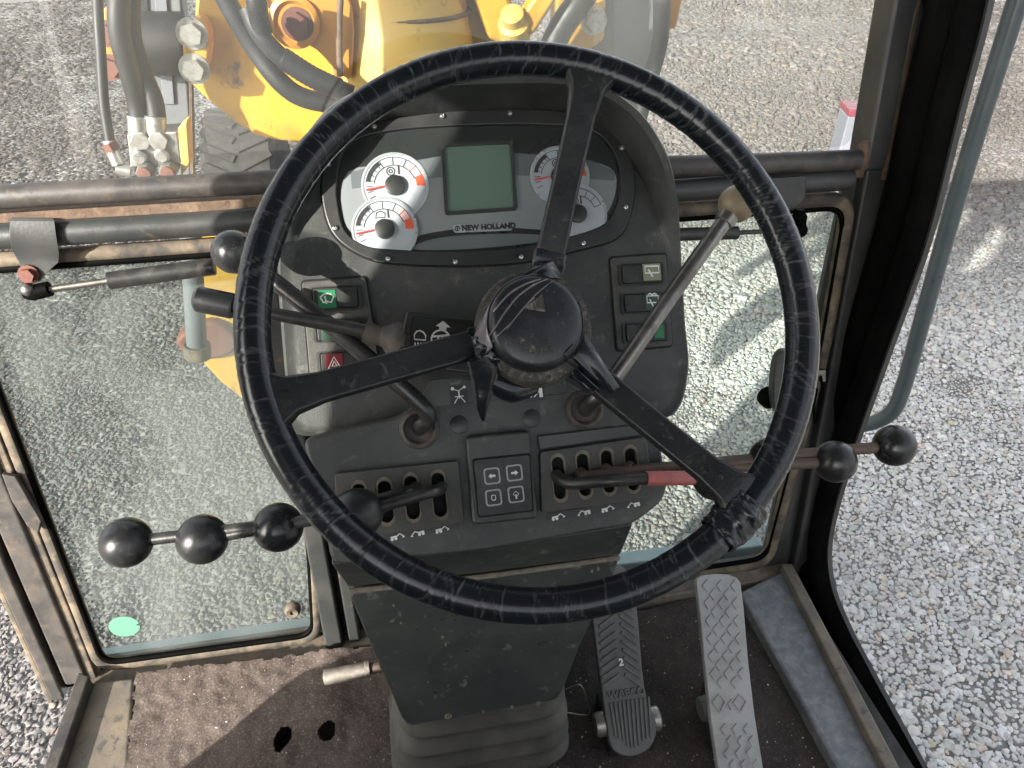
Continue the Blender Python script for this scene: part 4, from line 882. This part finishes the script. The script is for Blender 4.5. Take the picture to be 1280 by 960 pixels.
kd = [(893, 598, .655), (963, 573, .675), (1044, 577, .68), (1118, 557, .69)]
lab = ['black ball lever with red tape round its rod, behind the lower spoke', 'black ball lever whose knob hides behind the wheel rim on the right', 'black ball lever second from the right, in front of the door post', 'rightmost black ball lever reaching over the door opening']
for i, (sx, sy) in enumerate([(697, 596), (728, 594), (759, 589), (789, 586)]):
    x, y, D = kd[i]; k = at(x, y, D=D); wq = .024 - .004 * i
    e = slp(sx, sy, .010 + .002 * i); e2 = slp(sx + 16, sy + (8 if i == 0 else 1), wq)
    tp = None
    if i == 0: tp = [at(808, 598, D=.632), at(835, 597.5, D=.636), at(866, 597.5, D=.645)]
    pth = [slp(sx - 2, sy - 3, -.03), slp(sx - 2, sy - 3, .004), e, e2] + ([at(760, 601, D=.628), at(808, 598, D=.632), at(835, 597.5, D=.636)] if i == 0 else [e2.lerp(k, .5)]) + [k]
    lever('ball_lever', lab[i], pth, .0055, 'rod_black' if i == 0 else 'rod_rust', k, .0198, 'knob_black', GR, tape=tp)
bl = slp(524, 536, .0)
lever('gear_lever', 'long black lever with olive black ball, leaning up left from its boot', [slp(524, 538, -.01), slp(526, 532, .008), slp(536, 522, .022), at(520, 500, D=.625), at(440, 430, D=.615), at(345, 353, D=.612), at(292, 316, D=.612)], .0072, 'rod_black', at(292, 315, D=.612), .0185, 'knob_black', boot=(bl, SL.n))
br = slp(730, 512, .0)
lever('gear_lever', 'bare steel lever with worn brass ball knob leaning up right', [slp(730, 514, -.01), slp(733, 510, .006), at(745, 498, D=.635), at(775, 462, D=.63), at(840, 368, D=.635), at(900, 284, D=.64), at(921, 255, D=.642)], .0072, 'rod_steel', at(921, 255, D=.642), .0165, 'knob_brass', boot=(br, SL.n))
# ------------------------------------------------------------------ pedals
def pedal_frame(x, y, z, slope, x1, y1):
    o = at(x, y, Z=z); v = Vector((0, math.cos(R(slope)), math.sin(R(slope)))); n = Vector((0, -math.sin(R(slope)), math.cos(R(slope))))
    return Frame(o, n)
BF = pedal_frame(785, 930, .05, 38, 0, 0)
bk = thing('brake_pedal', 'dark ribbed foot pedal beside the steering column base', 'pedal', at(785, 930, Z=0))
bpx = [(742, 785), (740, 760), (745, 720), (758, 708), (772, 706), (785, 716), (796, 760), (806, 860), (821, 905), (815, 932), (798, 944), (780, 945), (765, 935), (758, 905)]
MB().prism(BF, spline2(BF.pxs(bpx), 4), -.014, 0).build('pad', 'pedal_dark', bk, .0025)
mb = MB()
for k in range(11):
    y = 735 + k * 10.6; cx_ = 771 + (y - 760) * .085
    for s in (-1, 1): mb.ribbon(BF, [BF.px(cx_ + s * 3, y + 2, .001), BF.px(cx_ + s * (22 + (y - 740) * .025), y + 17, .001)], .0042, -.001, .0028)
kind(mb.build('chevron_tread', 'pedal_dark', bk, .0005), 'stuff')
mb = MB()
for k in range(10): mb.ribbon(BF, [BF.px(764 + k * 5.3 - 1, 878 - k * .8, .001), BF.px(770 + k * 4.9, 931 - abs(k - 4.5) * 2.2 + (4 if 2 < k < 7 else 0), .001)], .0030, -.001, .0026)
kind(mb.build('rib_tread', 'pedal_dark', bk, .0005), 'stuff')
a_, b_ = BF.px(760, 870, .001), BF.px(806, 863, .001)
lettering(BF, 'WABCO', ((a_[0] + b_[0]) / 2, (a_[1] + b_[1]) / 2), .0145, .0012, 'pedal_dark', bk, math.atan2(b_[1] - a_[1], b_[0] - a_[0]), bold=.0003, th=.0016)
lettering(BF, '2', BF.px(776, 828, .001), .013, .0030, 'print_white', bk, -.1, 'paint_mark', bold=.0006)
for x, y in ((752, 905), (818, 898)): MB().lathe(BF.P(*BF.px(x, y, -.02), -.02), (1, 0, 0), [(0, -.010), (.015, -.010), (.017, -.005), (.017, .005), (.013, .008), (0, .009)], 24).build('hinge_cap', 'zinc', bk)
bb = BF.P(*BF.px(785, 900, -.03), -.03)
MB().prism(XY, [(bb.x - .035, bb.y - .03), (bb.x + .035, bb.y - .03), (bb.x + .035, bb.y + .05), (bb.x - .035, bb.y + .05)], 0, bb.z).build('pedal_base', 'floor_steel', bk, .004)
AF = pedal_frame(920, 950, .06, 34, 0, 0)
ap = thing('accelerator_pedal', 'light grey metal accelerator pedal with diamond tread beside the right sill', 'pedal', at(920, 955, Z=0))
apx = [(888, 896), (880, 820), (874, 760), (870, 724), (878, 719), (893, 717), (910, 718), (921, 722), (926, 728), (930, 760), (936, 830), (944, 896)]
ah = AF.pxs(apx); na_ = len(ah)
at_top = [AF.P(u, v, 0) for u, v in ah]; yh = at_top[0].y - .075
heel = [at(902, 992, Y=yh), at(959, 990, Y=yh)]
dn = AF.n * -.012
tp_ = at_top + [heel[1], heel[0]]; bt_ = [p + dn for p in tp_]; nn = na_
F_ = [tuple(range(nn)), (nn - 1, nn, nn + 1, 0), tuple(range(nn + 2, nn + 2 + nn))[::-1], (nn + 2, 2 * nn + 3, 2 * nn + 2, 2 * nn + 1)]
ring = list(range(nn)) + [nn, nn + 1]
F_ += [(ring[k], ring[k] + nn + 2, ring[(k + 1) % len(ring)] + nn + 2, ring[(k + 1) % len(ring)]) for k in range(len(ring))]
MB().add(tp_ + bt_, F_).build('pad', 'pedal_grey', ap, .002)
h0 = [at_top[0], at_top[-1]]; h1 = heel
mb = MB()
for r_ in range(12):
    y = 731 + r_ * 11.0
    for c_i in range(3):
        x = 879 + c_i * 17.5 + (r_ % 2) * 8 + (y - 731) * .082
        if x > 926 + (y - 731) * .09 - 12: continue
        mb.ribbon(AF, [AF.px(x + 6, y - 6, .001), AF.px(x, y + 1, .001), AF.px(x + 5, y + 8, .001)], .0021, -.0006, .0022)
for x0, y0 in ((911, 880),): mb.ribbon(AF, [AF.px(x0 + 5, y0 - 6, .001), AF.px(x0, y0, .001), AF.px(x0 + 4, y0 + 7, .001)], .0021, -.0006, .0022)
for x0 in (899, 925): mb.ribbon(AF, [AF.px(x0, 868, .001), AF.px(x0 - 8, 878, .001), AF.px(x0 + 1, 890, .001), AF.px(x0 + 8, 877, .001)], .002, -.0006, .0022, True)
kind(mb.build('diamond_tread', 'pedal_grey', ap), 'stuff')
mb = MB()
hn = (h1[0] - h0[0]).cross(h0[1] - h0[0]).normalized(); hn = hn if hn.z > 0 else -hn; HF = Frame(h0[0], hn)
for r_ in range(4):
    for c_i in range(3):
        x = 902 + c_i * 14 + (r_ % 2) * 5 + r_ * 2; y = 911 + r_ * 15; mb.ribbon(HF, [HF.px(x + 5, y - 6, .001), HF.px(x, y, .001), HF.px(x + 4, y + 7, .001)], .0021, -.0006, .0022)
kind(mb.build('heel_tread', 'pedal_grey', ap), 'stuff')
pb = AF.P(*AF.px(885, 885, -.03), -.03)
MB().lathe(pb, (1, 0, 0), [(0, -.012), (.016, -.012), (.018, 0), (.016, .01), (0, .01)], 22).build('hinge_cap', 'pedal_dark', ap)
pc = AF.P(*AF.px(916, 885, -.02), -.02)
MB().prism(XY, [(pc.x - .025, pc.y - .02), (pc.x + .025, pc.y - .02), (pc.x + .025, pc.y + .05), (pc.x - .025, pc.y + .05)], 0, pc.z).build('pedal_base', 'floor_steel', ap, .003)
pg = thing('column_tilt_peg', 'small knurled steel foot peg left of the steering column', 'peg', at(490, 895, Z=0))
a, b = at(405, 847, Z=.14), at(462, 836, Z=.14)
MB().lathe(a, b - a, [(0, -.002), (.0095, 0), (.0105, .003), (.0105, (b - a).length - .006), (.0118, (b - a).length - .005), (.0118, (b - a).length), (0, (b - a).length)], 26).build('peg_grip', 'knurl', pg)
c = at(478, 834, Z=.14)
MB().tube([b, c, at(486, 845, Z=.12), at(490, 870, Z=.07), at(493, 892, Z=.0)], .0075, 14, 5).build('peg_rod', 'rod_rust', pg)
cl = MB().tube([at(706, 862, Z=.05), at(725, 856, Z=.06), at(733, 875, Z=.04), at(735, 893, Z=.012), at(704, 890, Z=.012)], .0009, 8, 8).build('wire_loop', 'zinc'); tag(cl, 'thin bent wire loop on the carpet between column and pedal', 'wire')
# ------------------------------------------------------------------ front window fittings
gs = thing('gas_strut', 'black gas strut on the left lower window under the rail', 'strut', PF.P(*PF.px(40, 365, .03), .03), 'gas struts of the lower windows')
def pfp(x, y, w_): return PF.P(*PF.px(x, y, w_), w_)
MB().tube([pfp(136, 351, .035), pfp(268, 333, .03)], .0105, 18).build('strut_tube', 'rod_black', gs, .001)
MB().tube([pfp(60, 362, .038), pfp(140, 350.5, .035)], .0042, 14).build('strut_rod', 'rod_steel', gs)
MB().tube([pfp(62, 361, .038), pfp(40, 366, .038), pfp(30, 367, .038)], [.009, .0095, .006], 14, 3).build('strut_socket', 'rubber', gs)
MB().sphere(pfp(35, 362, .042), .008).build('ball_stud', 'rod_steel', gs)
gs = thing('gas_strut', 'thin black gas strut behind the brass knob lever on the right lower window', 'strut', pfp(998, 284, .03), 'gas struts of the lower windows')
MB().tube([pfp(780, 295, .03), pfp(922, 291, .035)], .0088, 18).build('strut_tube', 'rod_black', gs, .001)
MB().tube([pfp(920, 291, .035), pfp(1000, 287, .038)], .0032, 14).build('strut_rod', 'rod_black', gs)
MB().sphere(pfp(1000, 288, .040), .010).build('ball_stud', 'rubber', gs)
MB().tube([pfp(1000, 262, .045), pfp(999, 272, .045), pfp(1001, 284, .042)], [.006, .0105, .007], 14, 4).build('strut_socket', 'rubber', gs)
br_ = thing('window_bracket', 'bent grey steel bracket wrapped over the rail above the left gas strut', 'bracket', pfp(45, 345, .02))
loops = []
for (y, w_, x0, x1) in [(272, .018, 14, 66), (276, .036, 12, 68), (292, .040, 12, 70), (310, .038, 14, 73), (318, .034, 18, 74), (328, .034, 24, 73), (338, .034, 27, 62), (352, .036, 29, 50)]:
    loops.append([pfp(x0, y, w_), pfp(x1, y, w_), pfp(x1, y, w_ - .004), pfp(x0, y, w_ - .004)])
MB().loft(loops).build('bracket_plate', 'frame_dark', br_, .0015, sharp=60)
piece(bolt_mesh(.0085, .008, 'cast_rust'), 'bolt', br_, pfp(36, 343, .036), PF)
b2 = thing('window_bracket', 'grey steel bracket plate on the rail near the right front post', 'bracket', pfp(985, 240, .02))
MB().prism(PF, PF.pxs([(962, 222), (1005, 219), (1005, 246), (990, 262), (965, 260), (935, 250), (932, 232)], .03), .030, .035).build('bracket_plate', 'frame_dark', b2, .0015)
lt = thing('window_latch', 'grey plastic window latch handle half hidden behind the wheel rim', 'latch', pfp(972, 500, .02))
MB().prism(PF, spline2(PF.pxs([(976, 442), (990, 440), (997, 455), (994, 500), (986, 528), (972, 520), (966, 500), (968, 460)], .035), 4), .020, .036).build('latch_handle', 'cover_paint', lt, .003)
MB().lathe(pfp(962, 498, .012), PF.n, [(0, -.010), (.0165, -.010), (.0165, .004), (.012, .010), (0, .010)], 26).build('latch_knob', 'rubber', lt)
hk = thing('latch_hook', 'small wire hook hanging on the right post beside the rim', 'hook', pfp(1026, 500, .02))
MB().tube([pfp(1026, 470, .025), pfp(1028, 490, .028), pfp(1024, 512, .028), pfp(1020, 528, .025), pfp(1017, 512, .026), pfp(1021, 486, .026)], .0022, 8, 5).build('hook_wire', 'rubber', hk)
MB().prism(PF, PF.pxs([(1021, 462), (1031, 461), (1031, 476), (1021, 477)], .02), .016, .024).build('hook_plate', 'rod_steel', hk, .001)
st_c = PF.px(155, 784, .003)
stk = [(st_c[0] + p[0] * .0225, st_c[1] + p[1] * .0205) for p in circle2((0, 0), 1, 40, .12, 2 * math.pi - .12, True)] + [(st_c[0] + .017, st_c[1])]
tag(MB().prism(PF, stk, .0012, .0018).build('round_sticker', 'sticker_green'), 'pale mint green round sticker in the corner of the left pane', 'sticker')
# ------------------------------------------------------------------ outside: handrail, boom, hoses
hr = thing('handrail', 'dark grey-blue tubular handrail outside the right door', 'handrail', at(1115, 515, X=.95))
MB().tube([at(1330, -180, X=.98), at(1272, 0, X=.98), at(1201, 230, X=.98), at(1150, 410, X=.98), at(1131, 478, X=.98), at(1117, 512, X=.972), at(1095, 527, X=.955), at(1068, 533, X=.925), at(1040, 538, X=.89)], .0155, 18, 6).build('rail_tube', 'rail_paint', hr)
MB().lathe(at(1040, 538, X=.89), (1, .2, .1), [(0, -.15), (.03, -.15), (.03, -.14), (.016, -.13), (.015, .0), (0, .0)], 18).build('rail_mount', 'rail_paint', hr)
def VP(Y): return Frame((0, Y, 0), (0, -1, 0))
bm_ = thing('digger_boom', 'weathered yellow digger boom foot with bolted lugs ahead of the windscreen', 'boom', at(420, 180, Y=1.6))
def ypl(Y, pts, d, name, m, bev=.006, parent=None, sm=0):
    f = VP(Y); p = f.pxs(pts); p = spline2(p, sm) if sm else p
    return MB().prism(f, p, -d, 0).build(name, m, parent or bm_, bev)
ypl(1.62, [(246, -60), (243, 40), (233, 100), (261, 127), (296, 155), (320, 170), (345, 176), (371, 178), (430, 183), (520, 260), (640, 260), (640, -60)], .05, 'side_plate', 'yellow_paint', .008)
ypl(1.56, [(228, 60), (232, 35), (245, 22), (258, 34), (262, 60), (256, 90), (243, 98), (232, 88)], .06, 'pin_lug', 'yellow_paint', .012, sm=3)
bmz = bolt_mesh(.021, .018, 'zinc'); bmr = bolt_mesh(.021, .018, 'cast_rust')
for x, y in ((240, 42), (243, 86)): piece(bmz, 'bolt', bm_, VP(1.56).P(*VP(1.56).px(x, y), .0), VP(1.56), x)
ypl(1.50, [(338, -10), (345, 30), (360, 46), (395, 62), (424, 92), (440, 90), (432, -10)], .10, 'cast_lug', 'orange_paint', .016, sm=4)
f = VP(1.50); MB().lathe(f.P(*f.px(368, 27), -.004), (0, -1, 0), [(0, 0), (.045, 0), (.045, .012), (.036, .016), (.03, .010), (0, .010)], 28).build('pin_boss', 'orange_paint', bm_)
piece(bmr, 'bolt', bm_, f.P(*f.px(372, 29), .008), f, .4)
MB().lathe(at(506, 70, Y=1.62), (0, 0, 1), [(0, -.30), (.150, -.30), (.156, -.12), (.150, .0), (.135, .06), (.128, .14), (.134, .16), (.134, .30), (0, .30)], 48).build('swing_drum', 'yellow_pale', bm_)
MB().lathe(at(506, 14, Y=1.62), (0, 0, 1), [(0, -.004), (.132, -.004), (.1345, 0), (.132, .004), (0, .004)], 48).build('drum_weld', 'rust_seam', bm_)
MB().tube([at(426, -10, Y=1.48), at(424, 40, Y=1.48), at(425, 95, Y=1.48)], .006, 10, 4).build('weld', 'rust_seam', bm_)
ypl(1.56, [(560, -40), (590, -10), (612, 50), (640, 62), (650, 40), (625, -40)], .07, 'link_arm', 'yellow_paint', .010)
ypl(1.50, [(636, 52), (668, 44), (722, -40), (690, -40), (652, 20)], .05, 'link_arm', 'yellow_paint', .010)
f = VP(1.50); MB().lathe(f.P(*f.px(645, 40), -.02), (-.2, -.6, .7), [(0, -.02), (.030, -.02), (.030, .02), (.022, .026), (.022, .045), (.012, .05), (0, .05)], 22).build('grease_pin', 'yellow_pale', bm_)
ypl(1.66, [(690, 56), (728, 70), (756, 50), (760, -40), (700, -40)], .05, 'side_plate', 'yellow_paint', .008)
piece(bmz, 'bolt', bm_, VP(1.62).P(*VP(1.62).px(742, 26), .0), VP(1.62), .3)
ypl(1.64, [(728, 8), (748, 4), (758, 20), (752, 38), (735, 40)], .03, 'pin_lug', 'orange_paint', .01, sm=3)
ypl(1.80, [(834, 38), (846, 36), (856, -10), (838, -40)], .06, 'pin_lug', 'orange_paint', .008)
ypl(1.46, [(248, 286), (320, 280), (420, 300), (420, 560), (330, 520), (303, 500), (275, 478), (254, 455)], .06, 'lower_plate', 'yellow_paint', .008)
ypl(1.44, [(219, 428), (235, 412), (262, 402), (285, 410), (300, 430), (285, 446), (255, 452), (232, 446)], .05, 'pivot_boss', 'cast_rust', .012, sm=3)
# steel bracket left of the boom and the dark one on the right
sb = thing('steel_bracket', 'dark grey steel post with pale stripes left of the yellow boom', 'bracket', at(215, 240, Y=1.75))
f = VP(1.72)
MB().prism(f, f.pxs([(160, -60), (222, -60), (232, 60), (238, 150), (240, 300), (205, 300), (196, 150), (168, 40)]), -.06, 0).build('post_plate', 'grey_steel', sb, .006)
MB().prism(f, f.pxs([(168, -60), (181, -60), (190, 90), (178, 90)], .004), .0, .004).build('stripe', 'hose', sb, .001)
MB().prism(f, f.pxs([(189, -60), (204, -60), (218, 130), (204, 130)], .004), .0, .006).build('stripe', 'lamp_white', sb, .001)
MB().lathe(at(205, 55, Y=1.70), (1, .1, -.05), [(0, -.06), (.055, -.06), (.06, -.03), (.06, .05), (.05, .06), (0, .06)], 28).build('pivot_sleeve', 'hose', sb)
MB().prism(f, f.pxs([(236, 100), (240, 100), (242, 232), (238, 232)], .02), .0, .02).build('edge_strip', 'rust_seam', sb, .001)
pl_ = thing('yellow_pillar', 'narrow yellow pillar with two rusty bolts far left of the boom', 'pillar', at(138, 95, Y=1.9))
f = VP(1.9); MB().prism(f, f.pxs([(128, 10), (140, 8), (147, 80), (138, 92), (129, 88)]), -.06, 0).build('pillar_plate', 'orange_paint', pl_, .006)
piece(bmr, 'bolt', pl_, f.P(*f.px(134, 42), 0), f, .2); piece(bmr, 'bolt', pl_, f.P(*f.px(139, 84), 0), f, .7)
MB().prism(f, f.pxs([(141, -60), (170, -60), (162, 112), (145, 104)], -.05), -.10, -.05).build('pillar_back', 'grey_steel', pl_, .006)
rd = thing('hydraulic_ram', 'grey-blue hydraulic ram standing before the yellow plate in the left pane', 'ram', at(244, 440, Y=1.36))
MB().tube([at(238, 290, Y=1.36), at(246, 432, Y=1.36)], .020, 18).build('ram_barrel', 'grey_steel', rd, .002)
MB().tube([at(246, 430, Y=1.36), at(247, 446, Y=1.36)], .027, 18).build('ram_gland', 'rubber_dusty', rd, .003)
rb = thing('dark_arm', 'dark grey curved arm plate right of the yellow boom', 'arm', at(790, 120, Y=1.8))
f = VP(1.78); MB().prism(f, spline2(f.pxs([(752, -50), (830, -50), (836, 20), (822, 90), (800, 130), (770, 130), (752, 70)]), 4), -.05, 0).build('arm_plate', 'grey_steel', rb, .008)
MB().tube([at(758, -60, Y=1.74), at(752, 40, Y=1.74), at(760, 110, Y=1.74), at(780, 160, Y=1.74)], .026, 14, 6).build('arm_edge', 'hose', rb)
MB().tube([at(826, -60, Y=1.74), at(826, 40, Y=1.74), at(812, 100, Y=1.74), at(798, 150, Y=1.74)], .02, 14, 6).build('arm_edge', 'hose', rb)
def hose(label, pts, r, sleeve=None, name='hydraulic_hose'):
    t = thing(name, label, 'hose', pts[-1], 'black hydraulic hoses')
    MB().tube(pts, r, 16, 8).build('hose_tube', 'hose', t)
    if sleeve:
        mb = MB(); p, _ = catmull([Vector(x) for x in sleeve], [1] * len(sleeve), 14)
        MB().tube(p, [r * (1.12 + .07 * (i % 2)) for i in range(len(p))], 16).build('hose_sleeve', 'hose', t)
    return t
hose('thick black hose curving down to the left silver fitting', [at(158, -60, Y=1.50), at(149, 0, Y=1.50), at(150, 45, Y=1.50), at(162, 90, Y=1.51), at(171, 125, Y=1.52), at(174, 150, Y=1.52)], .0185)
hose('thick black hose curving down to the right silver fitting', [at(172, -60, Y=1.53), at(163, 0, Y=1.53), at(165, 50, Y=1.53), at(180, 95, Y=1.53), at(192, 125, Y=1.525), at(196, 150, Y=1.52)], .0175)
hose('thin black hose hanging at the far left of the windscreen', [at(124, -60, Y=1.55), at(122, 0, Y=1.55), at(126, 70, Y=1.54), at(130, 130, Y=1.53), at(137, 175, Y=1.52)], .0095)
hose('black hose sweeping across the yellow plate towards the console', [at(255, -60, Y=1.46), at(283, 0, Y=1.46), at(318, 60, Y=1.46), at(352, 104, Y=1.45), at(385, 124, Y=1.45), at(440, 132, Y=1.45)], .018)
hose('black hose with ribbed sleeve across the orange lug', [at(310, 10, Y=1.43), at(325, 42, Y=1.42), at(352, 72, Y=1.42), at(390, 96, Y=1.42), at(440, 118, Y=1.42)], .0165, [at(352, 72, Y=1.42), at(390, 96, Y=1.42), at(425, 112, Y=1.42)])
hose('thick black hose slanting over the yellow plate right of the drum', [at(752, -40, Y=1.58), at(726, 0, Y=1.55), at(702, 34, Y=1.55), at(688, 70, Y=1.55), at(690, 110, Y=1.6)], .026)
hose('black hose end and clamp at the top beside the orange lug', [at(318, -20, Y=1.40), at(321, 5, Y=1.40), at(323, 20, Y=1.41), at(328, 40, Y=1.42)], .017)
vb = thing('valve_block', 'silver hydraulic valve block with rusty capped ports below two hoses', 'valve block', at(188, 228, Y=1.5))
f = VP(1.50)
MB().prism(f, f.pxs([(158, 168), (222, 164), (228, 205), (163, 210)]), -.06, 0).build('block', 'zinc', vb, .004)
MB().prism(f, f.pxs([(222, 160), (234, 150), (238, 205), (226, 222)]), -.04, 0).build('side_plate', 'yellow_pale', vb, .004)
for x, y, m in ((174, 150, 'zinc'), (196, 150, 'zinc')):
    MB().tube([at(x - 2, y - 5, Y=1.515), at(x, y + 20, Y=1.51)], .0190, 16).build('hose_ferrule', 'zinc', vb, .002)
    MB().prism(VP(1.49), circle2(VP(1.49).px(x + 1, y + 27), .019, 6), -.03, 0).build('hose_nut', 'zinc', vb, .002)
for x, y in ((176, 195), (204, 193)): MB().lathe(f.P(*f.px(x, y), 0), (0, -1, 0), [(0, 0), (.014, 0), (.014, .012), (.010, .016), (0, .016)], 16).build('port_plug', 'zinc', vb)
for x, y in ((180, 217), (209, 216)):
    MB().prism(f, circle2(f.px(x, y, .03), .0165, 6), -.02, .03).build('port_nut', 'pedal_dark', vb, .002)
    MB().lathe(f.P(*f.px(x, y, .034), .030), (0, -1, 0), [(0, 0), (.0125, 0), (.012, .008), (0, .009)], 16).build('port_cap', 'cast_rust', vb)
MB().tube([at(137, 176, Y=1.52), at(141, 190, Y=1.515), at(148, 206, Y=1.51)], .0125, 14, 4).build('elbow', 'zinc', vb)
MB().tube([at(146, 210, Y=1.51), at(164, 214, Y=1.51)], .0125, 14).build('elbow', 'zinc', vb)
MB().lathe(at(139, 183, Y=1.515), Vector((.15, 0, -.5)), [(0, -.008), (.0150, -.008), (.0150, .008), (0, .008)], 6).build('elbow_nut', 'cast_rust', vb)
MB().lathe(at(208, 226, Y=1.51), (0, 0, -1), [(0, -.01), (.016, -.01), (.016, .03), (0, .03)], 14).build('drain_plug', 'zinc', vb)
# tyre standing on the gravel behind the boom
ty = thing('loader_tyre', 'muddy dark lugged tyre on the gravel behind the yellow boom', 'tyre', Vector((at(300, 150, Y=4.7).x, 4.7, GZ)))
tc_ = Vector((at(300, 150, Y=4.7).x, 4.7, GZ + .5))
MB().lathe(tc_, (1, 0, 0), [(.24, -.14), (.30, -.19), (.42, -.21), (.465, -.18), (.475, 0), (.465, .18), (.42, .21), (.30, .19), (.24, .14)], 56).build('carcass', 'tyre', ty)
lug = MB()
lme = raw_mesh(MB().box(XY, -.10, .10, -.022, .022, -.03, .010), 'lug', 'tyre')
for k in range(26):
    a = 2 * math.pi * k / 26
    for s in (-1, 1):
        n_ = Vector((0, math.cos(a + s * .06), math.sin(a + s * .06))); fr_ = Frame(tc_, n_, Vector((1, 0, 0)))
        piece(lme, 'lug', ty, tc_ + n_ * .475 + Vector((s * .10, 0, 0)), fr_, s * .45)
MB().lathe(tc_, (1, 0, 0), [(0, -.10), (.20, -.10), (.25, -.13), (.25, .13), (.20, .10), (0, .10)], 32).build('wheel_rim', 'yellow_paint', ty)
mk = thing('marker_box', 'pale grey box with a red top on the gravel by the post', 'box', at(1062, 190, Z=GZ))
p0 = at(1060, 196, Z=GZ); fb = Frame(p0, (0, 0, 1), (.95, -.3, 0))
MB().box(fb, -.14, .22, -.16, .16, 0, .40).build('box_body', 'lamp_white', mk, .015)
MB().box(fb, -.145, .225, -.165, .165, .40, .46).build('box_lid', 'lamp_red', mk, .01)
